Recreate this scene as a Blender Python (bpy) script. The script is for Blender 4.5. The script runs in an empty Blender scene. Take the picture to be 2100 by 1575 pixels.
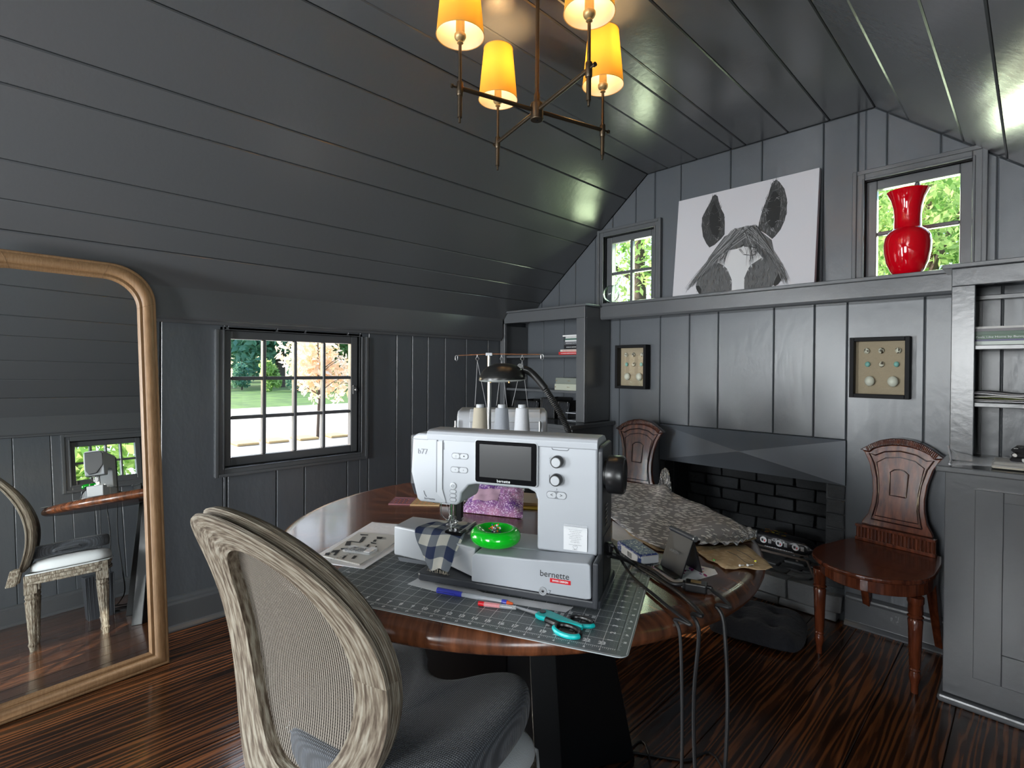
import bpy, math, random
import numpy as np
from mathutils import Vector, Matrix
random.seed(7)
C = bpy.context.scene.collection
PI = math.pi
R_ = math.radians
# ------------------------------------------------------------------ camera
YAW, PITCH, ROLL, FPX, CYP = R_(-45.30722), R_(-0.47430), R_(0.39936), 1064.048, 763.017
CAM = Vector((0, 0, 1.21))
fwd = Vector((math.sin(YAW) * math.cos(PITCH), math.cos(YAW) * math.cos(PITCH), math.sin(PITCH)))
r0 = Vector((math.cos(YAW), -math.sin(YAW), 0)); u0 = r0.cross(fwd)
rgt = r0 * math.cos(ROLL) + u0 * math.sin(ROLL); upv = -r0 * math.sin(ROLL) + u0 * math.cos(ROLL)
cd = bpy.data.cameras.new('camera'); co = bpy.data.objects.new('camera', cd); C.objects.link(co)
m3 = Matrix((rgt, upv, -fwd)).transposed()
co.matrix_world = Matrix.Translation(CAM) @ m3.to_4x4()
cd.sensor_width = 36; cd.lens = FPX / 2100 * 36; cd.shift_y = (CYP - 787.5) / 2100; cd.clip_start = .02; cd.clip_end = 400
bpy.context.scene.camera = co
# ------------------------------------------------------------------ world, sun, daylight, exposure
SC = bpy.context.scene
SC.view_settings.view_transform = 'Standard'; SC.view_settings.look = 'None'
SC.view_settings.gamma = 1; SC.view_settings.use_curve_mapping = False
SC.view_settings.exposure = 0.25
w = bpy.data.worlds.new('world'); SC.world = w; w.use_nodes = True
nt = w.node_tree; bg = nt.nodes['Background']
sky = nt.nodes.new('ShaderNodeTexSky'); sky.sky_type = 'NISHITA'; sky.sun_disc = False
sky.sun_elevation = R_(32); sky.sun_rotation = R_(255); sky.air_density = 1.0; sky.dust_density = 2.5
nt.links.new(sky.outputs[0], bg.inputs[0]); bg.inputs[1].default_value = 0.62
def lamp(name, kind, energy, color, loc, **k):
    l = bpy.data.lights.new(name, kind); l.energy = energy; l.color = color
    o = bpy.data.objects.new(name, l); C.objects.link(o); o.location = loc
    for a, b in k.items():
        if a == 'dir': o.rotation_euler = Vector(b).to_track_quat('-Z', 'Y').to_euler()
        else: setattr(l, a, b)
    return o
lamp('sun', 'SUN', 7.0, (1, .93, .82), (-6, -4, 6), dir=(.711, .462, -.53), angle=R_(.6))
# area lamps added as fill outside the windows and an added rear door
lamp('door_fill', 'AREA', 430, (.93, .965, 1), (-2.12, -2.95, 1.1), dir=(.25, 1, .05), shape='RECTANGLE', size=.8, size_y=1.9)  # main fill lamp, shining in through the added door
lamp('rear_window_fill', 'AREA', 115, (.95, .97, 1), (-.48, -2.95, 1.35), dir=(-.08, 1, .0), shape='RECTANGLE', size=1.0, size_y=1.2)  # fill lamp for the dim right side, behind an added window
lamp('gable_left_daylight', 'AREA', 5, (.82, 1, .62), (-1.86, 3.16, 1.86), dir=(0, -1, 0), shape='RECTANGLE', size=.32, size_y=.42)
lamp('gable_right_daylight', 'AREA', 5, (.85, 1, .68), (-.385, 3.16, 1.86), dir=(0, -1, 0), shape='RECTANGLE', size=.32, size_y=.42)
lamp('rear_left_window_daylight', 'AREA', 36, (.95, .98, 1), (-3.12, -.62, 1.05), dir=(1, .15, .02), shape='RECTANGLE', size=.85, size_y=.75)
lamp('rear_right_fill', 'AREA', 34, (.95, .98, 1), (.85, -.5, 1.05), dir=(-1, .1, .02), shape='RECTANGLE', size=.95, size_y=.75)  # fill lamp outside an added side window
# ------------------------------------------------------------------ materials
def srgb(r, g, b):
    f = lambda c: (c / 255 / 12.92) if c / 255 <= .04045 else ((c / 255 + .055) / 1.055) ** 2.4
    return (f(r), f(g), f(b), 1)
MATS = {}
def mat(name, col=(.5, .5, .5), rough=.5, metal=0, bump=None, spec=None, coat=0, trans=0, emit=None, alpha=None, sheen=0, rand=0, ior=None):
    m = bpy.data.materials.new(name); m.use_nodes = True; n = m.node_tree; b = n.nodes['Principled BSDF']
    c = tuple(col) + (1,) if len(col) == 3 else tuple(col)
    b.inputs['Base Color'].default_value = c; b.inputs['Roughness'].default_value = rough; b.inputs['Metallic'].default_value = metal
    if spec is not None: b.inputs['Specular IOR Level'].default_value = spec
    if coat: b.inputs['Coat Weight'].default_value = coat; b.inputs['Coat Roughness'].default_value = .06
    if trans: b.inputs['Transmission Weight'].default_value = trans
    if ior: b.inputs['IOR'].default_value = ior
    if sheen: b.inputs['Sheen Weight'].default_value = sheen
    if alpha is not None: b.inputs['Alpha'].default_value = alpha
    if emit: b.inputs['Emission Color'].default_value = tuple(emit[:3]) + (1,); b.inputs['Emission Strength'].default_value = emit[3]
    if bump:
        sc, st = bump[:2]
        tc = n.nodes.new('ShaderNodeTexCoord'); mp = n.nodes.new('ShaderNodeMapping'); no = n.nodes.new('ShaderNodeTexNoise'); bp = n.nodes.new('ShaderNodeBump')
        no.inputs['Scale'].default_value = sc; no.inputs['Detail'].default_value = 4
        if len(bump) > 2: mp.inputs['Scale'].default_value = bump[2]
        bp.inputs['Strength'].default_value = st; bp.inputs['Distance'].default_value = .01
        n.links.new(tc.outputs['Object'], mp.inputs[0]); n.links.new(mp.outputs[0], no.inputs[0]); n.links.new(no.outputs[0], bp.inputs['Height']); n.links.new(bp.outputs[0], b.inputs['Normal'])
    if rand:
        oi = n.nodes.new('ShaderNodeObjectInfo'); hs = n.nodes.new('ShaderNodeHueSaturation'); mr = n.nodes.new('ShaderNodeMapRange')
        mr.inputs[3].default_value = 1 - rand; mr.inputs[4].default_value = 1 + rand; hs.inputs['Color'].default_value = c
        n.links.new(oi.outputs['Random'], mr.inputs[0]); n.links.new(mr.outputs[0], hs.inputs['Value']); n.links.new(hs.outputs[0], b.inputs['Base Color'])
    MATS[name] = m; return m
def wood(name, cols, scale=(12, 1, 12), wave=6, dist=6, rough=.3, coat=0, bump=.15, fine=1.0, coord='Object', randv=.25, axis='X', pos=(.25, .5, .8)):
    """grain running along local Y: bands across X, warped by a stretched noise"""
    m = bpy.data.materials.new(name); m.use_nodes = True; n = m.node_tree; N = n.nodes.new; L = n.links.new; b = n.nodes['Principled BSDF']
    tc = N('ShaderNodeTexCoord'); oi = N('ShaderNodeObjectInfo'); ad = N('ShaderNodeVectorMath'); ad.operation = 'ADD'
    mu = N('ShaderNodeVectorMath'); mu.operation = 'SCALE'; mu.inputs[0].default_value = (3.1, 7.7, 5.3)
    L(oi.outputs['Random'], mu.inputs['Scale']); L(tc.outputs[coord], ad.inputs[0]); L(mu.outputs[0], ad.inputs[1])
    mp = N('ShaderNodeMapping'); mp.inputs['Scale'].default_value = scale; L(ad.outputs[0], mp.inputs[0])
    wv = N('ShaderNodeTexWave'); wv.wave_type = 'BANDS'; wv.bands_direction = axis; wv.inputs['Scale'].default_value = wave; wv.inputs['Distortion'].default_value = dist
    wv.inputs['Detail'].default_value = 3; wv.inputs['Detail Scale'].default_value = 1.2; L(mp.outputs[0], wv.inputs[0])
    no = N('ShaderNodeTexNoise'); no.inputs['Scale'].default_value = 9; no.inputs['Detail'].default_value = 6; L(mp.outputs[0], no.inputs[0])
    mx = N('ShaderNodeMix'); mx.data_type = 'FLOAT'; mx.inputs[0].default_value = .45 * fine; L(wv.outputs['Fac'], mx.inputs[2]); L(no.outputs['Fac'], mx.inputs[3])
    rp = N('ShaderNodeValToRGB'); e = rp.color_ramp.elements
    e[0].position = pos[0]; e[0].color = tuple(cols[0]) + (1,); e[1].position = pos[2]; e[1].color = tuple(cols[2]) + (1,)
    k = e.new(pos[1]); k.color = tuple(cols[1]) + (1,)
    L(mx.outputs[0], rp.inputs[0])
    hs = N('ShaderNodeHueSaturation'); mr = N('ShaderNodeMapRange'); mr.inputs[3].default_value = 1 - randv; mr.inputs[4].default_value = 1 + randv
    L(oi.outputs['Random'], mr.inputs[0]); L(mr.outputs[0], hs.inputs['Value']); L(rp.outputs[0], hs.inputs['Color']); L(hs.outputs[0], b.inputs['Base Color'])
    b.inputs['Roughness'].default_value = rough
    if coat: b.inputs['Coat Weight'].default_value = coat; b.inputs['Coat Roughness'].default_value = .08
    bp = N('ShaderNodeBump'); bp.inputs['Strength'].default_value = bump; bp.inputs['Distance'].default_value = .004; L(mx.outputs[0], bp.inputs['Height']); L(bp.outputs[0], b.inputs['Normal'])
    MATS[name] = m; return m
paint = mat('grey_paint', srgb(88, 90, 93), .24, bump=(38, .06), spec=.6)
paint_wall = mat('grey_wall_paint', srgb(87, 91, 96), .30, bump=(30, .12, (1, 1, .5)), spec=.55)
paint_back = mat('grey_shelf_back_paint', srgb(66, 70, 74), .42, bump=(60, .3))
floor_m = wood('floor_wood', [(.022, .010, .005), (.080, .028, .011), (.21, .075, .026)], (7, .42, 7), 2.1, 16, rough=.2, coat=.25, bump=.12, randv=.35, pos=(.32, .58, .9))
walnut = wood('walnut', [(.036, .012, .006), (.105, .035, .015), (.21, .072, .029)], (9, 1.0, 2), .55, 5, rough=.27, coat=.25, bump=.03, fine=1.85, randv=.22)
mahog = wood('mahogany', [(.05, .012, .006), (.115, .028, .011), (.20, .052, .02)], (9, 9, 1.2), .8, 4, rough=.26, coat=.25, bump=.03, fine=1.9, randv=.05)
mahog_d = mat('dark_mahogany', (.035, .010, .006), .25, coat=.5)
oak = wood('pale_oak', [(.24, .135, .065), (.32, .185, .092), (.40, .245, .13)], (22, 22, 1.2), .6, 4, rough=.42, bump=.08, fine=2.0, randv=.05)
worn = wood('weathered_oak', [(.07, .047, .03), (.175, .145, .105), (.29, .265, .215)], (26, 26, 4.5), .9, 6, rough=.75, bump=.8, fine=2.0, randv=.05, pos=(.36, .50, .62))
ring_a = wood('weathered_oak_ring', [(.055, .036, .022), (.15, .12, .086), (.25, .225, .178)], (2.6, 60, 1), .8, 6, rough=.75, bump=.9, fine=2.0, randv=.02, pos=(.36, .50, .63), coord='UV', axis='Y')
ring_b = wood('brown_oak_ring', [(.07, .03, .012), (.20, .10, .045), (.36, .22, .12)], (5, 42, 1), .8, 6, rough=.7, bump=.6, fine=2.0, randv=.02, coord='UV', axis='Y')
ringm = {'weathered_oak': ring_a, 'weathered_brown_oak': ring_b}
worn_b = wood('weathered_brown_oak', [(.07, .03, .012), (.20, .10, .045), (.36, .22, .12)], (34, 34, 7), 1.1, 7, rough=.7, bump=.6, fine=1.9, randv=.05)
black_base = mat('black_table_paint', (.006, .0065, .0075), .35)
white_pl = mat('white_plastic', (.41, .43, .465), .38)
white_pl2 = mat('white_plastic_bright', (.46, .48, .51), .35)
groove = mat('groove_grey', (.17, .18, .2), .5)
dark_pl = mat('charcoal_plastic', (.035, .038, .045), .42)
black_pl = mat('black_plastic', (.008, .008, .009), .3)
black_gl = mat('black_glass', (.006, .006, .007), .08)
lcd = mat('screen_off', (.045, .046, .048), .22)
chrome = mat('chrome', (.75, .75, .76), .14, 1)
steel = mat('brushed_steel', (.55, .55, .56), .3, 1)
bronze = mat('aged_bronze', (.10, .075, .05), .33, .85)
brass = mat('brass_socket', (.42, .29, .13), .4, .6)
green_pl = mat('green_plastic', (.0, .50, .012), .16, coat=.4)
red_gl = mat('red_glass', (.62, .0, .008), .05, coat=1)
red_pl = mat('red_plastic', (.62, .01, .02), .3); blue_pl = mat('blue_plastic', (.04, .05, .42), .3)
teal_pl = mat('teal_plastic', (.0, .42, .42), .35)
paper = mat('white_paper', (.78, .78, .8), .7, bump=(40, .15)); paper_g = mat('newsprint', (.55, .54, .51), .75)
ink = mat('ink_black', (.02, .02, .022), .6); ink_g = mat('ink_grey', (.22, .23, .25), .6); white_ink = mat('white_ink', (.75, .76, .77), .5)
mat_green = mat('cutting_mat_grey', (.105, .12, .128), .42, bump=(300, .05)); mat_strip = mat('cutting_mat_pale_edge', (.33, .36, .37), .4)
linen = mat('pale_linen', (.52, .54, .55), .85, bump=(500, .25), sheen=.2)
mesh_g = mat('charcoal_mesh_fabric', (.055, .062, .075), .8, sheen=.25)
canvas_m = mat('canvas_white', (.56, .55, .58), .7)
clear_pl = mat('clear_plastic', (.85, .87, .9), .12, alpha=.28)
amber_ac = mat('amber_acrylic', (.75, .52, .28), .2, alpha=.85); pink_ac = mat('pink_acrylic', (.45, .2, .24), .15, alpha=.6)
yellow_pl = mat('yellow_ruler', (.75, .5, .05), .35); tan_m = mat('light_wood', (.55, .38, .2), .5); orange_ink = mat('orange_print', (.75, .22, .05), .5)
soot = mat('soot_black_brick', (.022, .024, .027), .8, bump=(30, .9), rand=.3)
hearth_m = mat('sooty_stone', (.15, .155, .16), .75, bump=(22, 1.2), rand=.35)
wrap = mat('log_wrapper', (.015, .015, .017), .18, bump=(35, .5)); rust = mat('rusty_iron', (.13, .105, .09), .6, .5, bump=(80, .4))
velvet = mat('black_velvet', (.009, .011, .017), .9, bump=(60, .5), sheen=.15)
linen_bg = mat('tan_backing', (.36, .29, .20), .8, bump=(120, .3)); frame_b = mat('black_frame', (.006, .006, .007), .6, spec=.2)
egg_w = mat('pale_egg', (.60, .60, .52), .4); egg_b = mat('turquoise_egg', (.19, .44, .40), .45)
thread_w = mat('white_thread', (.62, .63, .67), .7, bump=(220, .4, (1, 1, 9))); thread_g = mat('grey_thread', (.33, .35, .39), .7, bump=(220, .4, (1, 1, 9))); thread_c = mat('beige_thread', (.47, .42, .33), .7, bump=(220, .4, (1, 1, 9)))
lamp_blk = mat('satin_black', (.012, .012, .012), .28)
bark = mat('bark', (.09, .065, .05), .9, bump=(12, 1)); 
def leafm(name, a, b, tr=.35):
    m = bpy.data.materials.new(name); m.use_nodes = True; n = m.node_tree; N = n.nodes.new; L = n.links.new; p = n.nodes['Principled BSDF']
    ge = N('ShaderNodeNewGeometry'); mx = N('ShaderNodeMix'); mx.data_type = 'RGBA'; mx.inputs[6].default_value = tuple(a) + (1,); mx.inputs[7].default_value = tuple(b) + (1,)
    L(ge.outputs['Random Per Island'], mx.inputs[0]); L(mx.outputs[2], p.inputs['Base Color']); p.inputs['Roughness'].default_value = .5
    t = N('ShaderNodeBsdfTranslucent'); L(mx.outputs[2], t.inputs[0]); ms = N('ShaderNodeMixShader'); ms.inputs[0].default_value = tr
    L(p.outputs[0], ms.inputs[1]); L(t.outputs[0], ms.inputs[2]); L(ms.outputs[0], n.nodes['Material Output'].inputs[0]); return m
leaf_g = leafm('green_leaves', (.12, .30, .05), (.62, .78, .30), .55); leaf_d = leafm('dark_needles', (.07, .22, .17), (.28, .50, .33), .4)
leaf_o = leafm('autumn_leaves', (.90, .62, .34), (.95, .92, .86), .5)
def glassm():
    m = bpy.data.materials.new('window_glass'); m.use_nodes = True; n = m.node_tree; n.nodes.clear(); N = n.nodes.new; L = n.links.new
    o = N('ShaderNodeOutputMaterial'); t = N('ShaderNodeBsdfTransparent'); g = N('ShaderNodeBsdfGlossy'); g.inputs['Roughness'].default_value = .02
    f = N('ShaderNodeFresnel'); f.inputs[0].default_value = 1.45; ms = N('ShaderNodeMixShader'); t.inputs[0].default_value = (.97, .985, .975, 1)
    L(f.outputs[0], ms.inputs[0]); L(t.outputs[0], ms.inputs[1]); L(g.outputs[0], ms.inputs[2]); L(ms.outputs[0], o.inputs[0]); return m
glass = glassm()
bottle_gl = mat('bottle_glass', (.93, .98, .98), .01, trans=1, ior=1.42)
mirror_m = mat('mirror_silver', (.86, .88, .87), .0, 1)
def shade_mat(nm, dc_, tc_):
    m = bpy.data.materials.new(nm); m.use_nodes = True; n = m.node_tree; n.nodes.clear(); N = n.nodes.new; L = n.links.new
    o = N('ShaderNodeOutputMaterial'); d = N('ShaderNodeBsdfDiffuse'); t = N('ShaderNodeBsdfTranslucent'); ms = N('ShaderNodeMixShader'); ms.inputs[0].default_value = .6
    d.inputs[0].default_value = dc_; t.inputs[0].default_value = tc_
    L(d.outputs[0], ms.inputs[1]); L(t.outputs[0], ms.inputs[2]); L(ms.outputs[0], o.inputs[0]); return m
shade_m = shade_mat('lamp_shade_fabric', (.75, .47, .10, 1), (.85, .50, .08, 1)); lining_m = shade_mat('shade_lining', (.9, .88, .85, 1), (.9, .85, .75, 1)); bulb_m = mat('lit_bulb', (1, .8, .5), .5, emit=(1, .70, .34, 9))
def colattr(name, rough=.6):
    m = bpy.data.materials.new(name); m.use_nodes = True; n = m.node_tree; a = n.nodes.new('ShaderNodeAttribute'); a.attribute_name = 'Col'
    n.links.new(a.outputs['Color'], n.nodes['Principled BSDF'].inputs['Base Color']); n.nodes['Principled BSDF'].inputs['Roughness'].default_value = rough; return m
print_m = colattr('printed_colours')
def fabric_print(name, base, fig, scale, thr, rough=.85):
    m = bpy.data.materials.new(name); m.use_nodes = True; n = m.node_tree; N = n.nodes.new; L = n.links.new; p = n.nodes['Principled BSDF']
    tc = N('ShaderNodeTexCoord'); mp = N('ShaderNodeMapping'); mp.inputs['Scale'].default_value = (1, 1.9, 1); mp.inputs['Rotation'].default_value = (0, 0, .5)
    no = N('ShaderNodeTexNoise'); no.inputs['Scale'].default_value = scale * 1.1; ad = N('ShaderNodeVectorMath'); ad.operation = 'MULTIPLY_ADD'; ad.inputs[1].default_value = (.012, .012, 0)
    v = N('ShaderNodeTexVoronoi'); v.inputs['Scale'].default_value = scale; v.inputs['Randomness'].default_value = .75
    L(tc.outputs['Object'], no.inputs[0]); L(no.outputs['Color'], ad.inputs[0]); L(tc.outputs['Object'], ad.inputs[2]); L(ad.outputs[0], mp.inputs[0]); L(mp.outputs[0], v.inputs[0])
    r = N('ShaderNodeValToRGB'); r.color_ramp.elements[0].position = thr; r.color_ramp.elements[1].position = thr + .05
    r.color_ramp.elements[0].color = tuple(fig) + (1,); r.color_ramp.elements[1].color = tuple(base) + (1,)
    L(v.outputs['Distance'], r.inputs[0]); L(r.outputs[0], p.inputs['Base Color']); p.inputs['Roughness'].default_value = rough; return m
bird_fab = fabric_print('bird_print_cotton', (.27, .26, .27), (.75, .74, .73), 44, .36)
tan_pap = fabric_print('tan_pattern_paper', (.42, .30, .17), (.52, .39, .24), 45, .30)
bw_fab = fabric_print('black_white_print', (.01, .01, .012), (.7, .7, .68), 48, .34)
blue_fab = fabric_print('blue_speckled_print', (.03, .06, .22), (.7, .72, .78), 130, .25, .4)
lace_fab = fabric_print('speckle_print', (.75, .75, .75), (.5, .12, .25), 48, .26, .7)
def checkm():
    m = bpy.data.materials.new('gingham_cotton'); m.use_nodes = True; n = m.node_tree; N = n.nodes.new; L = n.links.new; p = n.nodes['Principled BSDF']
    tc = N('ShaderNodeUVMap'); sp = N('ShaderNodeSeparateXYZ'); L(tc.outputs[0], sp.inputs[0]); outs = []
    for i in (0, 1):
        a = N('ShaderNodeMath'); a.operation = 'FRACT'; L(sp.outputs[i], a.inputs[0]); g = N('ShaderNodeMath'); g.operation = 'GREATER_THAN'; g.inputs[1].default_value = .5; L(a.outputs[0], g.inputs[0]); outs.append(g)
    s = N('ShaderNodeMath'); s.operation = 'ADD'; L(outs[0].outputs[0], s.inputs[0]); L(outs[1].outputs[0], s.inputs[1])
    h = N('ShaderNodeMath'); h.operation = 'MULTIPLY'; h.inputs[1].default_value = .5; L(s.outputs[0], h.inputs[0])
    r = N('ShaderNodeValToRGB'); r.color_ramp.interpolation = 'CONSTANT'; e = r.color_ramp.elements; e[0].color = (.56, .54, .48, 1); e[1].position = .75; e[1].color = (.014, .025, .075, 1); k = e.new(.25); k.color = (.15, .165, .19, 1)
    L(h.outputs[0], r.inputs[0]); no = N('ShaderNodeTexNoise'); no.inputs['Scale'].default_value = 60; L(tc.outputs[0], no.inputs[0])
    mx = N('ShaderNodeMix'); mx.data_type = 'RGBA'; mx.blend_type = 'OVERLAY'; mx.inputs[0].default_value = .5; L(r.outputs[0], mx.inputs[6]); L(no.outputs[0], mx.inputs[7]); L(mx.outputs[2], p.inputs['Base Color']); p.inputs['Roughness'].default_value = .9; return m
gingham = checkm()
def glitterm():
    m = mat('glitter_film', (.42, .15, .36), .2, coat=.6, bump=(70, .6)); n = m.node_tree; N = n.nodes.new; L = n.links.new; p = n.nodes['Principled BSDF']
    tc = N('ShaderNodeTexCoord'); v = N('ShaderNodeTexVoronoi'); v.inputs['Scale'].default_value = 330; r = N('ShaderNodeValToRGB'); e = r.color_ramp.elements
    n2 = N('ShaderNodeTexNoise'); n2.inputs['Scale'].default_value = 12; L(tc.outputs['Object'], n2.inputs[0]); L(tc.outputs['Object'], v.inputs[0])
    e[0].position = .35; e[0].color = (.16, .05, .28, 1); e[1].position = .65; e[1].color = (.60, .28, .45, 1); L(n2.outputs['Fac'], r.inputs[0])
    r2 = N('ShaderNodeValToRGB'); r2.color_ramp.elements[0].position = .75; r2.color_ramp.elements[1].position = .9; sp = N('ShaderNodeSeparateColor'); L(v.outputs['Color'], sp.inputs[0]); L(sp.outputs[0], r2.inputs[0])
    mx = N('ShaderNodeMix'); mx.data_type = 'RGBA'; L(r2.outputs[0], mx.inputs[0]); L(r.outputs[0], mx.inputs[6]); mx.inputs[7].default_value = (.85, .65, .85, 1); L(mx.outputs[2], p.inputs['Base Color']); return m
glitter = glitterm()
def weave_bump(m, sc):
    n = m.node_tree; N = n.nodes.new; L = n.links.new; tc = N('ShaderNodeTexCoord'); a = N('ShaderNodeTexWave'); b = N('ShaderNodeTexWave'); a.inputs['Scale'].default_value = sc; b.inputs['Scale'].default_value = sc; b.bands_direction = 'Y'
    L(tc.outputs['Object'], a.inputs[0]); L(tc.outputs['Object'], b.inputs[0]); s = N('ShaderNodeMath'); s.operation = 'MULTIPLY'; L(a.outputs['Fac'], s.inputs[0]); L(b.outputs['Fac'], s.inputs[1])
    bp = N('ShaderNodeBump'); bp.inputs['Strength'].default_value = .7; bp.inputs['Distance'].default_value = .002; L(s.outputs[0], bp.inputs['Height']); L(bp.outputs[0], n.nodes['Principled BSDF'].inputs['Normal'])
    mx = N('ShaderNodeMix'); mx.data_type = 'RGBA'; c = n.nodes['Principled BSDF'].inputs['Base Color'].default_value; mx.inputs[6].default_value = (c[0] * .5, c[1] * .5, c[2] * .5, 1); mx.inputs[7].default_value = (c[0] * 1.7, c[1] * 1.7, c[2] * 1.7, 1)
    L(s.outputs[0], mx.inputs[0]); L(mx.outputs[2], n.nodes['Principled BSDF'].inputs['Base Color'])
weave_bump(mesh_g, 75)
# ------------------------------------------------------------------ mesh building
WM = {}
class MB:
    def __init__(s): s.v = []; s.f = []; s.uv = []; s.mi = []; s.col = []
    def add(s, vs, fs, uvs=None, mi=0, col=None):
        k = len(s.v); s.v += [tuple(v) for v in vs]
        for i, f in enumerate(fs): s.f.append([a + k for a in f]); s.uv.append(uvs[i] if uvs else None); s.mi.append(mi); s.col.append(col)
        return s
    def box(s, a, b, mi=0, M=None, col=None):
        x0, y0, z0 = a; x1, y1, z1 = b
        vs = [Vector(p) for p in ((x0, y0, z0), (x1, y0, z0), (x1, y1, z0), (x0, y1, z0), (x0, y0, z1), (x1, y0, z1), (x1, y1, z1), (x0, y1, z1))]
        if M: vs = [M @ v for v in vs]
        return s.add(vs, [(0, 3, 2, 1), (4, 5, 6, 7), (0, 1, 5, 4), (1, 2, 6, 5), (2, 3, 7, 6), (3, 0, 4, 7)], mi=mi, col=col)
    def prism(s, pts, h0, h1, fn, mi=0):
        """polygon pts (a,b) extruded from h0 to h1; fn(a,b,h) -> xyz"""
        n = len(pts); vs = [fn(a, b, h0) for a, b in pts] + [fn(a, b, h1) for a, b in pts]
        fs = [tuple(range(n))[::-1], tuple(range(n, 2 * n))] + [(i, (i + 1) % n, n + (i + 1) % n, n + i) for i in range(n)]
        return s.add(vs, fs, mi=mi)
    def grid(s, rows, closed=False, mi=0, uv=None, capped=False):
        nr = len(rows); nc = len(rows[0]); vs = [p for r in rows for p in r]; fs = []; uvs = []
        for i in range(nr - 1):
            for j in range(nc if closed else nc - 1):
                j2 = (j + 1) % nc; fs.append((i * nc + j, i * nc + j2, (i + 1) * nc + j2, (i + 1) * nc + j))
                if uv: uvs.append([uv(i, j), uv(i, j + 1), uv(i + 1, j + 1), uv(i + 1, j)])
        if capped and closed: fs += [tuple(range(nc))[::-1], tuple(range((nr - 1) * nc, nr * nc))]; uvs += [None, None] if uv else []
        return s.add(vs, fs, uvs if uv else None, mi=mi)
    def lathe(s, prof, c=(0, 0, 0), seg=20, mi=0, M=None, flute=None, capped=True, sc=(1, 1)):
        rows = []
        for r, z in prof:
            row = []
            for k in range(seg):
                t = 2 * PI * k / seg; rr = r * (1 - (flute if flute and k % 2 else 0)); p = Vector((rr * math.cos(t) * sc[0], rr * math.sin(t) * sc[1], z))
                row.append((M @ p) if M else p + Vector(c))
            rows.append(row)
        return s.grid(rows, True, mi, capped=capped)
    def cyl(s, a, b, r, r2=None, seg=12, mi=0):
        a = Vector(a); b = Vector(b); d = b - a; M = Matrix.Translation(a) @ d.to_track_quat('Z', 'Y').to_matrix().to_4x4()
        return s.lathe([(r, 0), (r if r2 is None else r2, d.length)], seg=seg, mi=mi, M=M)
    def tube(s, pts, r, seg=8, mi=0, ribs=False):
        pts = [Vector(p) for p in pts]; rows = []; t0 = (pts[1] - pts[0]).normalized(); n = t0.orthogonal().normalized()
        for i, p in enumerate(pts):
            t = ((pts[min(i + 1, len(pts) - 1)] - pts[max(i - 1, 0)])).normalized(); n = (n - t * n.dot(t)).normalized(); b = t.cross(n)
            rr = r[i] if isinstance(r, (list, tuple)) else r
            if ribs and i % 2: rr *= .86
            rows.append([p + (n * math.cos(2 * PI * k / seg) + b * math.sin(2 * PI * k / seg)) * rr for k in range(seg)])
        return s.grid(rows, True, mi, capped=True)
    def ball(s, c, r, seg=10, sc=(1, 1, 1), mi=0):
        rows = []
        for i in range(1, seg // 2 + 0):
            f = PI * i / (seg // 2); rows.append([Vector(c) + Vector((r * sc[0] * math.sin(f) * math.cos(2 * PI * k / seg), r * sc[1] * math.sin(f) * math.sin(2 * PI * k / seg), r * sc[2] * math.cos(f))) for k in range(seg)])
        k0 = len(s.v); s.grid(rows, True, mi); n = len(rows) * seg
        s.v += [tuple(Vector(c) + Vector((0, 0, r * sc[2]))), tuple(Vector(c) - Vector((0, 0, r * sc[2])))]
        for k in range(seg):
            s.f.append([k0 + k, k0 + (k + 1) % seg, k0 + n]); s.f.append([k0 + n - seg + (k + 1) % seg, k0 + n - seg + k, k0 + n + 1])
            for _ in (0, 1): s.uv.append(None); s.mi.append(mi); s.col.append(None)
        return s
    def build(s, name, m, parent=None, world=False, bev=0, smooth=False, seg=2, sub=0, solid=0, label=None, kind=None):
        me = bpy.data.meshes.new(name); vs = s.v
        if world and parent is not None:
            inv = WM[parent].inverted(); vs = [tuple(inv @ Vector(v)) for v in vs]
        me.from_pydata(vs, [], s.f)
        ms = m if isinstance(m, (list, tuple)) else [m]
        for q in ms: me.materials.append(q)
        if len(ms) > 1: me.polygons.foreach_set('material_index', s.mi)
        if any(u is not None for u in s.uv):
            ul = me.uv_layers.new(name='UVMap')
            for p, u in zip(me.polygons, s.uv):
                if u is not None:
                    for li, q in zip(p.loop_indices, u): ul.data[li].uv = q
        if any(c is not None for c in s.col):
            ca = me.color_attributes.new('Col', 'FLOAT_COLOR', 'CORNER')
            for p, c in zip(me.polygons, s.col):
                for li in p.loop_indices: ca.data[li].color = tuple(c) + (1,)
        if smooth: me.polygons.foreach_set('use_smooth', [True] * len(me.polygons))
        me.validate(); me.update()
        o = bpy.data.objects.new(name, me); C.objects.link(o)
        if parent is not None: o.parent = parent; WM[o] = WM[parent]
        else: WM[o] = Matrix.Identity(4)
        if solid: q = o.modifiers.new('s', 'SOLIDIFY'); q.thickness = solid; q.offset = 0
        if bev: q = o.modifiers.new('b', 'BEVEL'); q.width = bev; q.segments = seg; q.limit_method = 'ANGLE'; q.angle_limit = R_(35)
        if sub: q = o.modifiers.new('u', 'SUBSURF'); q.levels = sub; q.render_levels = sub
        if smooth and not sub:
            q = o.modifiers.new('w', 'WEIGHTED_NORMAL') if bev else None
            if not bev:
                try: me.set_sharp_from_angle(angle=R_(40))
                except Exception: pass
        if label: o['label'] = label
        if kind: o['kind'] = kind
        return o
def thing(name, label, cat, loc=(0, 0, 0), rotz=0, group=None):
    o = bpy.data.objects.new(name, None); C.objects.link(o); o.location = loc; o.rotation_euler = (0, 0, rotz); o.empty_display_size = .05
    WM[o] = Matrix.Translation(loc) @ Matrix.Rotation(rotz, 4, 'Z'); tag(o, label, cat, group); return o
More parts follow.
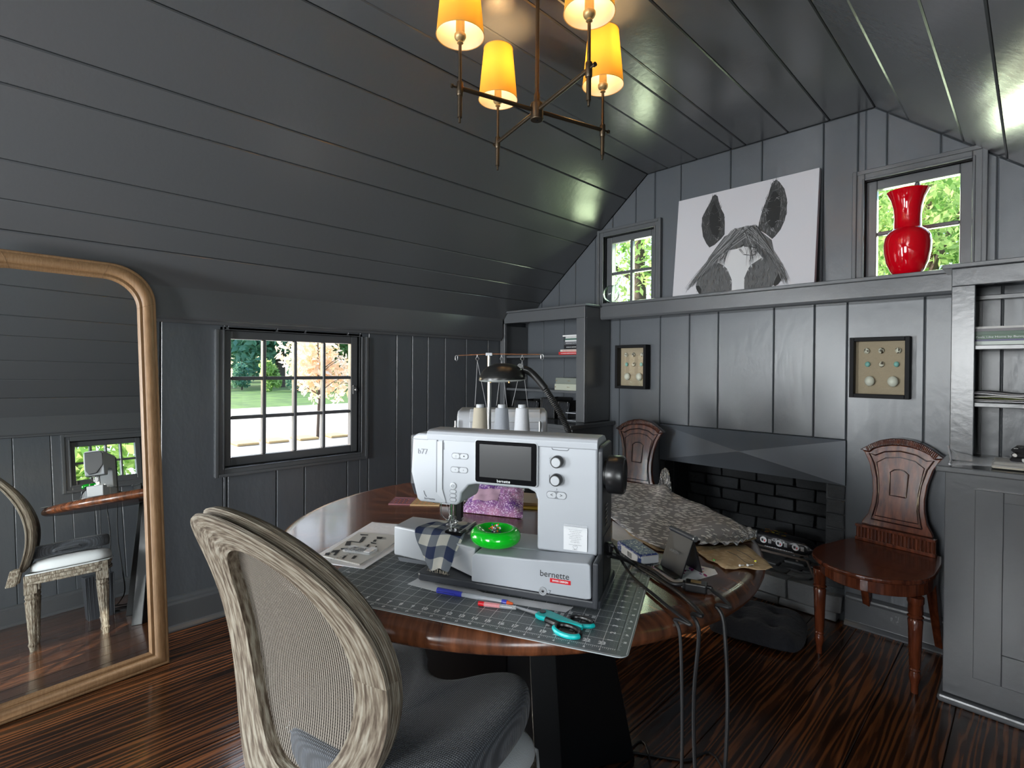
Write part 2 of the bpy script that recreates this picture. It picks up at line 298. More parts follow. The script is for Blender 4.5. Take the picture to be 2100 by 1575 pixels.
def tag(o, label, cat, group=None):
    o['label'] = label; o['category'] = cat
    if group: o['group'] = group
    return o
def struct(o, label=None):
    o['kind'] = 'structure'
    if label: o['label'] = label
    return o
def box(name, a, b, m, parent=None, bev=0, **k): return MB().box(a, b).build(name, m, parent, bev=bev, **k)
def dup(root, loc, rotz, label=None):
    r = root.copy(); C.objects.link(r); r.location = loc; r.rotation_euler = (0, 0, rotz)
    if label: r['label'] = label
    for ch in list(root.children):
        c = ch.copy(); C.objects.link(c); c.parent = r
        for g in list(ch.children): d = g.copy(); C.objects.link(d); d.parent = c
    return r
def text(s, size, M, m, parent, name='lettering', ext=.0002, align='CENTER', bold=0, sx=1):
    cu = bpy.data.curves.new('t', 'FONT'); cu.body = s; cu.size = size; cu.extrude = ext; cu.align_x = align; cu.align_y = 'CENTER'; cu.offset = bold; cu.resolution_u = 3
    to = bpy.data.objects.new('t', cu); C.objects.link(to)
    me = bpy.data.meshes.new_from_object(to.evaluated_get(bpy.context.evaluated_depsgraph_get())); bpy.data.objects.remove(to)
    me.transform(Matrix.Diagonal((sx, 1, 1, 1))); MM = (WM[parent].inverted() @ M) if parent is not None else M
    me.transform(MM); me.materials.clear(); me.materials.append(m)
    o = bpy.data.objects.new(name, me); C.objects.link(o)
    if parent is not None: o.parent = parent; WM[o] = WM[parent]
    return o
def strokes(L, h, M, m, parent, seed=1):
    rnd_ = random.Random(seed); b = MB(); x = 0
    while x < L:
        n = rnd_.randint(2, 7)
        for k in range(n):
            w_ = h * rnd_.uniform(.3, .6)
            if x + w_ > L: break
            z = h * rnd_.choice((.5, .5, .62)); b.add([M @ Vector(q) for q in ((x, -z, 0), (x + w_ * .7, -z, 0), (x + w_ * .7, z, 0), (x, z, 0))], [(0, 1, 2, 3)]); x += w_
        x += h * .6
    return b.build('lettering', m, parent, world=True)
def frame(o, x, y):
    """matrix whose local X/Y are the given world directions, at o"""
    x = Vector(x).normalized(); y = Vector(y).normalized(); z = x.cross(y); return Matrix.Translation(o) @ Matrix((x, y, z)).transposed().to_4x4()
def seen(px, py, d):
    """world point that the photo shows at pixel px,py at distance d in front of the camera (used for measuring only)"""
    return CAM + (fwd + rgt * ((px - 1050) / FPX) - upv * ((py - CYP) / FPX)) * d
# ================================================================== THE SETTING
XL, XR, YB, YF = -2.785, .515, 2.90, -2.60            # wall faces: left, right, gable (back), rear (front)
ZC = 2.433; CX0, CX1 = -1.732, -.540
SL = [(CX0, ZC), (-2.63, 1.695), (-2.75, 1.545)]; SR = [(CX1, ZC), (.36, 1.695), (.48, 1.545)]
def ztop(x):
    for P in (SL, SR):
        for (a, za), (b, zb) in zip(P, P[1:]):
            if min(a, b) <= x <= max(a, b): return za + (zb - za) * (x - a) / (b - a)
    return ZC if CX0 < x < CX1 else 1.5
# ---- floor
fl = struct(box('floor', (XL - .1, YF - .05, -.05), (XR + .1, YB + .5, -.012), mat('subfloor', (.02, .01, .006), .8)))
xs = [-2.90, -2.72, -2.52, -2.28, -2.035, -1.845, -1.62, -1.38, -1.132, -.938, -.76, -.58, -.402, -.19, .03, .25, .46, .62]
for i, (a, b) in enumerate(zip(xs, xs[1:])):
    cuts = [YF - .04, random.uniform(-1.2, 2.0), YB] if i % 2 else [YF - .04, YB]
    for c, d in zip(cuts, cuts[1:]):
        o = MB().box((-(b - a) / 2 + .0012, -(d - c) / 2 + .001, -.012), ((b - a) / 2 - .0012, (d - c) / 2 - .001, 0)).build('floor_board', floor_m, fl, bev=.0015, seg=1); o.location = ((a + b) / 2, (c + d) / 2, 0)
# ---- generic window in a wall: origin o, u along the wall, out = outward normal
def window(name, o, u, out, u0, u1, z0, z1, cols, rows, depth=.055, sash=.042, casing=.06, bottom=True, handle=False, thick=.12, top=True):
    u = Vector(u); out = Vector(out); o = Vector(o); up = Vector((0, 0, 1))
    P = lambda a, z, d: o + u * a + up * z + out * d
    def bx(mb, a0, a1, za, zb, d0, d1):
        return mb.add([P(a0, za, d0), P(a1, za, d0), P(a1, za, d1), P(a0, za, d1), P(a0, zb, d0), P(a1, zb, d0), P(a1, zb, d1), P(a0, zb, d1)],
                      [(0, 3, 2, 1), (4, 5, 6, 7), (0, 1, 5, 4), (1, 2, 6, 5), (2, 3, 7, 6), (3, 0, 4, 7)])
    m = MB(); t = .014
    for a0, a1, za, zb in ((u0 - t, u0, z0 - t, z1 + t), (u1, u1 + t, z0 - t, z1 + t), (u0, u1, z1, z1 + t), (u0, u1, z0 - t, z0)): bx(m, a0, a1, za, zb, 0, thick)
    root = struct(m.build(name, paint))
    m = MB()
    for a0, a1, za, zb in ((u0, u0 + sash, z0, z1), (u1 - sash, u1, z0, z1), (u0 + sash, u1 - sash, z1 - sash, z1), (u0 + sash, u1 - sash, z0, z0 + sash)): bx(m, a0, a1, za, zb, depth - .02, depth + .02)
    m.build('sash', paint, root, bev=.004)
    for side in ('l', 'r', 't', 'b'):
        if side == 'b' and not bottom or side == 't' and not top: continue
        for k, (w0, w1, d) in enumerate(((0, casing * .7, -.018), (casing * .62, casing, -.028), (.0, casing * .2, -.024))):
            m = MB() if k == 0 else m
            if side == 'l': bx(m, u0 - w1, u0 - w0, z0 - (w1 if bottom else 0), z1 + (w1 if top else 0), d, 0)
            if side == 'r': bx(m, u1 + w0, u1 + w1, z0 - (w1 if bottom else 0), z1 + (w1 if top else 0), d, 0)
            if side == 't': bx(m, u0 - w0, u1 + w0, z1 + w0, z1 + w1, d, 0)
            if side == 'b': bx(m, u0 - w0, u1 + w0, z0 - w1, z0 - w0, d, 0)
        m.build('casing', paint, root, bev=.003)
    g0, g1, h0, h1 = u0 + sash, u1 - sash, z0 + sash, z1 - sash
    for i in range(1, cols): a = g0 + (g1 - g0) * i / cols; bx(MB(), a - .009, a + .009, h0, h1, depth - .018, depth + .016).build('muntin', paint, root, bev=.004, seg=1)
    for j in range(1, rows): z = h0 + (h1 - h0) * j / rows; bx(MB(), g0, g1, z - .009, z + .009, depth - .016, depth + .014).build('muntin', paint, root, bev=.004, seg=1)
    for i in range(cols):
        for j in range(rows):
            a0 = g0 + (g1 - g0) * i / cols + .007; a1 = g0 + (g1 - g0) * (i + 1) / cols - .007; b0 = h0 + (h1 - h0) * j / rows + .007; b1 = h0 + (h1 - h0) * (j + 1) / rows - .007
            MB().add([P(a0, b0, depth), P(a1, b0, depth), P(a1, b1, depth), P(a0, b1, depth)], [(0, 1, 2, 3)]).build('pane', glass, root)
    return root, P
# window openings (u0,u1,z0,z1)
WL = (.778, 1.502, .712, 1.385); WA = (-2.050, -1.672, 1.60, 2.088); WB = (-.575, -.196, 1.60, 2.096); WR = (.95, 1.47, .975, 1.345)
WS = (-.90, -.05, .75, 1.385); WQ = (-1.02, -.22, .72, 1.385)
w1, PW = window('window_1', (XL, 0, 0), (0, 1, 0), (-1, 0, 0), *WL, 4, 3, depth=.045, top=False, casing=.042)
m = MB(); m.cyl(PW(1.478, 1.075, .02), PW(1.478, 1.075, -.012), .006).tube([PW(1.478, 1.075, -.01), PW(1.468, 1.09, -.02), PW(1.448, 1.10, -.024)], .005).box(PW(1.468, 1.05, .024), PW(1.49, 1.10, .012)); m.build('latch', paint, w1, bev=.001)
w2, _ = window('window_2', (0, YB, 0), (1, 0, 0), (0, 1, 0), *WA, 2, 2, depth=.04, bottom=False, casing=.048)
w3, _ = window('window_3', (0, YB, 0), (1, 0, 0), (0, 1, 0), *WB, 2, 2, depth=.04, bottom=False, casing=.048)
w4, _ = window('window_4', (XR, 0, 0), (0, -1, 0), (1, 0, 0), -WR[1], -WR[0], WR[2], WR[3], 4, 2, depth=.045)
w6, _ = window('window_6', (XL, 0, 0), (0, 1, 0), (-1, 0, 0), *WQ, 4, 3, depth=.045, top=False, casing=.042)
w5, _ = window('added_window_5', (XR, 0, 0), (0, -1, 0), (1, 0, 0), -WS[1], -WS[0], WS[2], WS[3], 4, 3, depth=.045)  # unseen window added so the right fill lamp can shine in
# ---- side walls: backing with openings + vertical boards
def side_wall(name, x, sgn, wins, seams, zt, thick=.13):
    m = MB(); f = lambda y0, y1, z0, z1, d0, d1: m.box((min(x + sgn * d0, x + sgn * d1), y0, z0), (max(x + sgn * d0, x + sgn * d1), y1, z1))
    y = YF - .1
    for (a, b, c, d) in wins: f(y, a, -.05, zt, .014, thick); f(a, b, -.05, c, .014, thick); f(a, b, d, zt, .014, thick); y = b
    f(y, YB + .15, -.05, zt, .014, thick)
    root = struct(m.build(name, paint_back))
    for a, b in zip(seams, seams[1:]):
        a += .0015; b -= .0015; m = MB(); cut = [w for w in wins if w[0] < b and w[1] > a]
        g = lambda y0, y1, z0, z1: (y1 - y0 > .004) and m.box((min(x, x + sgn * .016), y0, z0), (max(x, x + sgn * .016), y1, z1))
        if not cut: g(a, b, 0, zt - .1)
        else:
            c = cut[0]; g(a, min(b, c[0]), 0, zt - .1); g(max(a, c[1]), b, 0, zt - .1); a2, b2 = max(a, c[0]), min(b, c[1]); g(a2, b2, 0, c[2]); g(a2, b2, c[3], zt - .1)
        m.build('wall_board', paint_wall, root, bev=.004, seg=1)
    return root
sl = [-2.6, -2.42, -2.2, -2.05, -1.85, -1.62, -1.4, -1.16, -.9, -.7, -.46, -.2, .03, .26, .52, .796, 1.031, 1.179, 1.426, 1.559, 1.75, 1.864, 1.984, 2.123, 2.306, 2.509, 2.70, 2.9]
side_wall('wall_left', XL, -1, [WQ, WL], sl, 1.62)
side_wall('wall_right', XR, 1, [WS, WR], [-2.6, -2.4, -2.2, -1.95, -1.75, -1.6, -1.4, -1.2, -.95, -.7, -.5, -.27, -.03, .2, .39, .6, .83, 1.1, 1.29, 1.5, 1.76, 1.95, 2.2, 2.45, 2.62, 2.9], 1.62)
for nm, x0, x1 in (('trim_1', XL - .005, -2.735), ('trim_2', .465, XR + .005)):
    m = MB(); fx = (lambda a: x1 - a) if nm == 'trim_1' else (lambda a: x0 + a); bk = x0 if nm == 'trim_1' else x1
    prof = [(fx(0), 1.70), (fx(0), 1.432), (fx(.004), 1.422), (fx(.014), 1.418), (fx(.018), 1.405), (bk, 1.405), (bk, 1.70)]
    m.prism(prof, YF, 2.61, lambda a, b, h: (a, h, b)); struct(m.build(nm, paint, bev=.003), 'long painted beam along the foot of the sloping ceiling')
def skirting(name, fn, L0, L1):
    m = MB(); m.prism([(0, 0), (.046, 0), (.046, .008), (.036, .02), (.03, .024), (.03, .118), (.022, .126), (.02, .135), (.01, .142), (0, .146)], L0, L1, fn)
    return struct(m.build(name, paint, bev=.0015))
skirting('baseboard_left', lambda d, z, h: (XL + d, h, z), YF, 2.5)
skirting('baseboard_right', lambda d, z, h: (XR - d, h, z), YF, 2.5)
skirting('baseboard_back', lambda d, z, h: (h, YB - d, z), -.632, -.2)
skirting('baseboard_back_left', lambda d, z, h: (h, YB - d, z), -2.02, -1.66)
# ---- gable wall
m = MB()
def gbox(x0, x1, z0, z1): m.box((x0, YB + .014, z0), (x1, YB + .13, z1))
FX0, FX1, FZ = -1.60, -.726, .70
gbox(-2.95, -1.75, -.05, 1.6); gbox(-1.75, FX0, -.05, 1.6); gbox(FX0, FX1, FZ, 1.6); gbox(FX1, .65, -.05, 1.6)
gbox(-2.95, WA[0], 1.6, 2.6); gbox(WA[1], WB[0], 1.6, 2.6); gbox(WB[1], .65, 1.6, 2.6); gbox(WA[0], WA[1], WA[3], 2.6); gbox(WB[0], WB[1], WB[3], 2.6)
wb = struct(m.build('wall_back', paint_back))
def board(x0, x1, z0, z1=None, win=None):
    x0 += .0015; x1 -= .0015; mm = MB()
    def pc(a, b, zb, zt=None):
        if b - a < .004: return
        xs_ = sorted({a, b, *[q for q in (CX0, CX1, -2.63, .36) if a < q < b]}); top = [(q, (ztop(q) - .001) if zt is None else zt) for q in xs_]
        if zt is None and all(t <= zb + .002 for _, t in top): return
        top = [(q, max(t, zb + .001)) for q, t in top]
        mm.prism([(a, zb), (b, zb)] + top[::-1], YB, YB + .016, lambda p, q, h: (p, h, q))
    if win and x0 < win[1] and x1 > win[0]:
        pc(x0, win[0], z0, z1); pc(win[1], x1, z0, z1); pc(max(x0, win[0]), min(x1, win[1]), win[3], z1)
    else: pc(x0, x1, z0, z1)
    if mm.v: mm.build('wall_board', paint_wall, wb, bev=.004, seg=1)
up = [-2.79, -2.62, -2.45, -2.30, -2.13, -1.99, -1.815, -1.68, -1.507, -1.21, -1.043, -.752, -.606, -.493, -.30, -.12, .06, .25, .5]
for a, b in zip(up, up[1:]): board(a, b, 1.56, win=WA if a < -1.2 else WB)
lo = [-2.79, -2.6, -2.4, -2.2, -2.005, -1.928, -1.634, -1.444, -1.271, -.974, -.783, -.642, -.348, -.1, .2, .5]
for a, b in zip(lo, lo[1:]):
    if a >= -1.64 and b <= -.64: board(a, b, .873, 1.56)
    else: board(a, b, 0, 1.56)
# ---- ceiling
m = MB(); out = [(-2.95, 1.40), SL[2], SL[1], SL[0], SR[0], SR[1], SR[2], (.68, 1.40)]
outer = [(.68, 1.75), (.40, 1.86), (-.48, 2.60), (-1.79, 2.60), (-2.69, 1.86), (-2.95, 1.75)]
tk = .016
inn = [(-2.95, 1.56), (-2.762, 1.56), (-2.642, 1.708), (CX0 - .006, ZC + tk), (CX1 + .006, ZC + tk), (.372, 1.708), (.492, 1.56), (.68, 1.56)]
m.prism(inn + outer, YF - .1, YB + .13, lambda a, b, h: (a, h, b)); cl = struct(m.build('ceiling', paint_back))
def cboard(p, q):
    p = Vector(p); q = Vector(q); d = (q - p).normalized(); n = Vector((-d.y, d.x)); n = n if n.y > 0 else -n; p = p + d * .0015; q = q - d * .0015
    pts = [tuple(p), tuple(q), tuple(q + n * tk), tuple(p + n * tk)]
    MB().prism(pts, YF, YB, lambda a, b, h: (a, h, b)).build('ceiling_board', paint, cl, bev=.004, seg=1)
cj = [CX0, -1.595, -1.406, -1.207, -1.128, -.914, -.726, CX1]
for a, b in zip(cj, cj[1:]): cboard((a, ZC), (b, ZC))
sj = [CX0, -1.885, -2.085, -2.193, -2.40, -2.525, -2.63, -2.75]
for a, b in zip(sj, sj[1:]): cboard((a, ztop(a)), (b, ztop(b)))
rj = [CX1, -.414, -.226, -.092, .08, .22, .36, .48]
for a, b in zip(rj, rj[1:]): cboard((a, ztop(a)), (b, ztop(b)))
# ---- rear wall behind the camera, door and window added for fill light
WD = (-.95, -.02, .80, 1.92); window('added_window_7', (0, YF, 0), (1, 0, 0), (0, -1, 0), *WD, 4, 4, depth=.045)  # added opening for the rear fill lamp
m = MB(); DX0, DX1, DZ = -2.42, -1.86, 1.84
def rbox(x0, x1, z0, z1): m.box((x0, YF - .12, z0), (x1, YF, z1))
rbox(-2.95, DX0, -.05, 2.6); rbox(DX1, WD[0], -.05, 2.6); rbox(WD[1], .65, -.05, 2.6); rbox(WD[0], WD[1], -.05, WD[2]); rbox(WD[0], WD[1], WD[3], 2.6); rbox(DX0, DX1, DZ, 2.6); struct(m.build('wall_front', paint))
dm = (DX0 + DX1) / 2
for k, (a, b) in enumerate(((DX0, DX1),)):
    m = MB(); sw = .09
    for x0, x1, z0, z1 in ((a, a + sw, 0, DZ), (b - sw, b, 0, DZ), (a + sw, b - sw, 0, .2), (a + sw, b - sw, DZ - .1, DZ)): m.box((x0, YF - .07, z0), (x1, YF - .025, z1))
    d = struct(m.build('door_%d' % (k + 1), paint, bev=.003))  # glazed door added to let the fill lamp in
    for i in (1, 2): x = a + sw + (b - a - 2 * sw) * i / 3; box('muntin', (x - .01, YF - .06, .2), (x + .01, YF - .035, DZ - .1), paint, d)
    for j in range(1, 5): z = .2 + (DZ - .3) * j / 5; box('muntin', (a + sw, YF - .06, z - .01), (b - sw, YF - .035, z + .01), paint, d)
    MB().add([(a + sw, YF - .048, .2), (b - sw, YF - .048, .2), (b - sw, YF - .048, DZ - .1), (a + sw, YF - .048, DZ - .1)], [(0, 1, 2, 3)]).build('pane', glass, d)
    MB().cyl((DX1 - .045, YF - .02, 1.0), (DX1 - .045, YF + .04, 1.0), .02).build('door_handle', bronze, d, smooth=True)
# ---- mantel beam with its cap board
ml = thing('mantel_shelf', 'thick painted mantel beam running between the two bookcases above the fireplace', 'mantel', (-1.12, YB, 1.525))
MB().prism([(2.778, 1.54), (2.784, 1.528), (2.796, 1.524), (2.899, 1.524), (2.899, 1.612), (2.778, 1.612)], -1.999, -.236, lambda a, b, h: (h, a, b)).build('beam', paint, ml, world=True, bev=.003)
MB().box((-1.999, 2.774, 1.6125), (-.236, 2.899, 1.630)).build('cap_board', paint, ml, world=True, bev=.003)
# ---- fireplace
fp = thing('fireplace', 'low painted brick fireplace with a faceted metal hood and soot black firebox', 'fireplace', (-1.14, YB, 0))
random.seed(3)
x0, x1, y0, z0, z1, ax, ay, az = -1.622, -.640, 2.884, .656, .872, -1.108, 2.79, .775
hd = MB().add([(x0, y0, z0), (x1, y0, z0), (x1, y0, z1), (x0, y0, z1), (ax, ay, az), (x0, y0 + .03, z0), (x1, y0 + .03, z0), (x1, y0 + .03, z1), (x0, y0 + .03, z1)],
              [(0, 1, 4), (1, 2, 4), (2, 3, 4), (3, 0, 4), (0, 5, 6, 1), (1, 6, 7, 2), (2, 7, 8, 3), (3, 8, 5, 0)])
hd.build('hood', mat('hood_paint', srgb(98, 103, 110), .3, spec=.5), fp, world=True, label='faceted sheet metal hood with four triangular faces')
fb = MB(); fb.box((-1.72, 3.33, -.04), (-.6, 3.40, 1.0)); fb.box((-1.76, 2.93, -.04), (-1.66, 3.40, 1.0)); fb.box((-.64, 2.93, -.04), (-.54, 3.40, 1.0)); fb.box((-1.76, 2.92, .92), (-.54, 3.40, 1.0)); fb.box((-1.76, 2.915, -.05), (-.54, 3.4, .02))
fb.build('firebox_shell', soot, fp, world=True)
def brick(a, b, m_, rot=0, j=.004, label=None):
    c = Vector([(p + q) / 2 for p, q in zip(a, b)]); h = Vector([(q - p) / 2 for p, q in zip(a, b)]); mb = MB(); mb.box(-h, h); mb.v = [tuple(Vector(v) + Vector([random.uniform(-j, j) for _ in range(3)])) for v in mb.v]
    M = Matrix.Translation(c) @ Matrix.Rotation(rot, 4, 'Z'); mb.v = [tuple(M @ Vector(v)) for v in mb.v]
    return mb.build('brick', m_, fp, world=True, bev=.006, seg=2)
for r in range(11):                                         # back of the firebox
    z = .10 + r * .072; off = .105 if r % 2 else 0; x = -1.62 - off
    while x < -.66: brick((max(x, -1.64) + .004, 3.28, z), (min(x + .21, -.65) - .004, 3.325 + random.uniform(0, .004), z + .066), soot); x += .214
    for k in (0, 1):                                        # right side of the firebox, splayed
        brick((-.70 + .0, 3.02 + k * .14, z), (-.66, 3.15 + k * .14, z + .066), soot)
for r in range(8):                                          # jamb bricks beside the opening
    z = .145 + r * .0725 - .0; brick((-.724 + random.uniform(-.006, .004), 2.905, z), (-.644, 3.015, z + .069), mat('jamb_brick_%d' % r, (.045, .049, .055), .75, bump=(28, 1.0)), j=.003)
    brick((-1.63, 2.905, z), (-1.595, 3.015, z + .069), soot, j=.003)
for r in range(5):                                          # hearth: rough stones
    y = 2.862 + r * .105; x = -1.64 + random.uniform(-.08, 0)
    while x < -.66:
        wd = random.uniform(.11, .2); brick((max(x, -1.64) + .004, y, .04), (min(x + wd, -.642) - .004, y + .098, .122 + random.uniform(-.008, .012)), hearth_m, rot=random.uniform(-.03, .03), j=.008); x += wd
x = -1.64
while x < -.66: wd = random.uniform(.2, .3); brick((x + .003, 2.848, .001), (min(x + wd, -.64) - .003, 2.93, .042), hearth_m, j=.004); x += wd
# ================================================================== BUILT-IN BOOKCASES
def at_y(px, py, y): d = seen(px, py, 1) - CAM; return CAM + d * ((y - CAM.y) / d.y)
def at_z(px, py, z): d = seen(px, py, 1) - CAM; return CAM + d * ((z - CAM.z) / d.z)
bl = thing('bookcase', 'left built-in grey bookcase with open shelves in the corner behind the sewing tables', 'bookcase', (-2.38, 2.88, 0))
B = lambda n, a, b, m=paint, p=bl, bev=.0025, **k: MB().box(a, b).build(n, m, p, world=True, bev=bev, **k)
B('side_panel', (-2.018, 2.641, .866), (-2.0005, 2.898, 1.603)); B('side_panel', (-2.78, 2.641, .866), (-2.762, 2.898, 1.52))
MB().prism([(-2.735, 1.56), (-2.735, 1.531), (-2.0005, 1.531), (-2.0005, 1.603), (-2.70, 1.603)], 2.621, 2.6405, lambda a, b, h: (a, h, b)).build('top_rail', paint, bl, world=True, bev=.002)
B('stile', (-2.068, 2.621, .866), (-2.0005, 2.6405, 1.5305)); B('stile', (-2.775, 2.621, .866), (-2.727, 2.6405, 1.5305))
MB().prism([(-2.742, 1.6035), (-1.985, 1.6035), (-1.985, 1.617), (-2.725, 1.617)], 2.608, 2.898, lambda a, b, h: (a, h, b)).build('top_board', paint, bl, world=True, bev=.002)
for z in (1.281, 1.046): B('shelf', (-2.758, 2.645, z), (-2.022, 2.896, z + .017))
B('counter', (-2.775, 2.43, .838), (-1.955, 2.898, .864), bev=.004)
B('base_cabinet', (-2.77, 2.47, .0), (-1.975, 2.898, .8365)); B('door', (-2.70, 2.450, .12), (-2.06, 2.468, .79))
br = thing('bookcase', 'right built-in grey bookcase with panelled cupboard door at the right edge', 'bookcase', (.13, 2.88, 0))
B = lambda n, a, b, m=paint, p=br, bev=.0025, **k: MB().box(a, b).build(n, m, p, world=True, bev=bev, **k)
B('side_panel', (-.2345, 2.641, .866), (-.2165, 2.898, 1.603)); B('side_panel', (.49, 2.641, .866), (.508, 2.898, 1.53))
B('top_rail', (-.2345, 2.621, 1.536), (.508, 2.6405, 1.603)); B('stile', (-.2345, 2.621, .866), (-.165, 2.6405, 1.5355)); B('stile', (.44, 2.621, .866), (.508, 2.6405, 1.5355))
B('top_board', (-.262, 2.600, 1.6035), (.508, 2.898, 1.620))
for z in (1.291, 1.073): B('shelf', (-.2155, 2.645, z), (.489, 2.896, z + .018))
for z in (1.5,): B('shelf_cleat', (-.2155, 2.86, z), (.489, 2.897, z + .02))
B('shelf_standard', (-.170, 2.88, .87), (-.160, 2.897, 1.498), black_pl, bev=0)
B('counter', (-.256, 2.435, .843), (.508, 2.898, .865), bev=.004)
B('base_cabinet', (-.232, 2.470, .03), (.508, 2.898, .842)); B('plinth_moulding', (-.245, 2.447, .0), (.508, 2.896, .028), bev=.008)
dr = MB(); X0, X1, Z0, Z1 = -.148, .36, .122, .792; sw = .074
for a, b, c, d in ((X0, X0 + sw, Z0, Z1), (X1 - sw, X1, Z0, Z1), (X0 + sw, X1 - sw, Z0, Z0 + .108), (X0 + sw, X1 - sw, Z1 - .036, Z1)): dr.box((a, 2.452, c), (b, 2.469, d))
do = dr.build('door', paint, br, world=True, bev=.002); MB().box((X0 + sw - .004, 2.461, Z0 + .1), (X1 - sw + .004, 2.4695, Z1 - .03)).build('door_panel', paint, do, world=True)
# ---- books, boxes on the shelves
def book(x0, x1, y0, z0, h, m, label, dep=.2, rot=0, txt=None, tm=None, ts=.008, grp=None, tx=None):
    t = thing('book', label, 'book', ((x0 + x1) / 2, y0 + dep / 2, z0), rot, grp); L = (x1 - x0) / 2; b = .0012
    cv = MB(); cv.box((-L, -dep / 2, 0), (L, dep / 2, b)); cv.box((-L, -dep / 2, h - b), (L, dep / 2, h)); cv.box((-L, -dep / 2, b), (L, -dep / 2 + .0015, h - b)); cv.build('cover', m, t)
    MB().box((-L + .003, -dep / 2 + .002, b + .0001), (L - .003, dep / 2 - .003, h - b - .0001)).build('pages', paper, t)
    if txt == '~': strokes(L * 1.2, ts * .5, WM[t] @ frame(Vector((-L + .02, -dep / 2 - .0004, h / 2)), (1, 0, 0), (0, 0, 1)), tm, t, seed=int(z0 * 1e4))
    elif txt: text(txt, ts, WM[t] @ frame(Vector((-L + .02 if tx is None else tx, -dep / 2 - .0004, h / 2)), (1, 0, 0), (0, 0, 1)), tm, t, align='LEFT', sx=1.25)
z = 1.2985
for h, x0, m_, lab, tx, tm in ((.020, -2.262, (.55, .03, .03), 'red spine book at the bottom of the left shelf stack', '~', white_ink), (.014, -2.235, (.62, .58, .52), 'cream book lying on the red book in the left stack', '~', red_pl),
        (.030, -2.205, (.012, .012, .014), 'thick black book in the middle of the left shelf stack', '~', white_ink), (.020, -2.212, (.07, .075, .085), 'dark grey book above the thick black one on the left shelf', 'EVERYDAY PATTERNS', white_ink),
        (.012, -2.20, (.62, .62, .62), 'thin white book above the dark grey one on the left shelf', None, None), (.008, -2.198, (.02, .10, .07), 'very thin green booklet near the top of the left shelf stack', None, None),
        (.014, -2.200, (.55, .55, .54), 'pale grey book near the top of the left shelf stack', None, None), (.010, -2.225, (.7, .7, .7), 'white magazine on top of the left shelf stack', None, None)):
    book(x0, -2.03, 2.66 + random.uniform(0, .02), z, h, mat('cover_' + lab[:9], m_, .4), lab, rot=random.uniform(-.02, .02), txt=tx, tm=tm, ts=min(.009, h * .62), grp='books stacked on the left shelf'); z += h + .0004
def lidbox(name, lab, x0, x1, z0, h, m_, grp, y0=2.665):
    t = thing(name, lab, 'box', ((x0 + x1) / 2, y0 + .1, z0), 0, grp); L = (x1 - x0) / 2
    MB().box((-L, -.1, 0), (L, .1, h)).build('body', m_, t, bev=.002); MB().tube([(-.012 + .0012 * k, -.1006, h / 2 + .004 * math.sin(k * 1.7) * (1 - k / 30)) for k in range(21)], .0005, 4).build('gold_script', brass, t)
    for sx_ in (-L + .008, L - .008): MB().cyl((sx_, -.1005, h / 2), (sx_, -.104, h / 2), .003, seg=8).build('stud', brass, t)
lidbox('storage_box', 'cream storage box at the bottom of the pair on the left middle shelf', -2.285, -2.045, 1.0632, .042, mat('cream_box', (.42, .44, .36), .5), 'storage boxes on the left middle shelf')
lidbox('storage_box', 'sage grey storage box stacked on the cream box on the left shelf', -2.28, -2.048, 1.1056, .040, mat('sage_box', (.20, .22, .19), .5), 'storage boxes on the left middle shelf', 2.67)
def basket(x0, x1, y0, z0, h, lab, tilt):
    t = thing('magazine_file', lab, 'basket', ((x0 + x1) / 2, y0 + .1, z0), tilt, 'black ribbed holders on the left counter'); L = (x1 - x0) / 2
    m = MB(); m.box((-L, -.10, 0), (L, .10, .004)); m.box((-L, -.10, .004), (-L + .004, .10, h)); m.box((L - .004, -.10, .004), (L, .10, h)); m.box((-L + .004, -.10, .004), (L - .004, -.096, h)); m.box((-L + .004, .096, .004), (L - .004, .10, h)); m.build('body', lamp_blk, t, bev=.001)
    r = MB(); n = int(2 * L / .011)
    for i in range(n): x = -L + .006 + i * .011; r.add([(x, -.1035, .008), (x + .005, -.1035, .008), (x + .025, -.1035, h - .008), (x + .02, -.1035, h - .008), (x, -.1, .008), (x + .005, -.1, .008), (x + .025, -.1, h - .008), (x + .02, -.1, h - .008)], [(0, 1, 2, 3), (0, 4, 5, 1), (1, 5, 6, 2), (3, 2, 6, 7), (0, 3, 7, 4)])
    r.build('ribs', dark_pl, t)
basket(-2.66, -2.44, 2.66, .8645, .115, 'black ribbed file box at the left end of the left counter', 0)
basket(-2.42, -2.30, 2.67, .8645, .14, 'black ribbed file box beside the middle of the left counter', .06)
basket(-2.28, -2.19, 2.70, .8645, .12, 'narrow black ribbed file box at the right of the left counter', -.05)
t = thing('letter_tray', 'pale grey two-tier tray at the right end of the left counter', 'tray', (-2.10, 2.75, .8645))
MB().box((-.075, -.1, .0), (.055, .1, .006)).box((-.075, -.1, .05), (.055, .1, .056)).box((.05, -.1, .006), (.055, .1, .05)).box((-.075, .09, .006), (.05, .1, .05)).build('frame', white_pl, t, bev=.001)
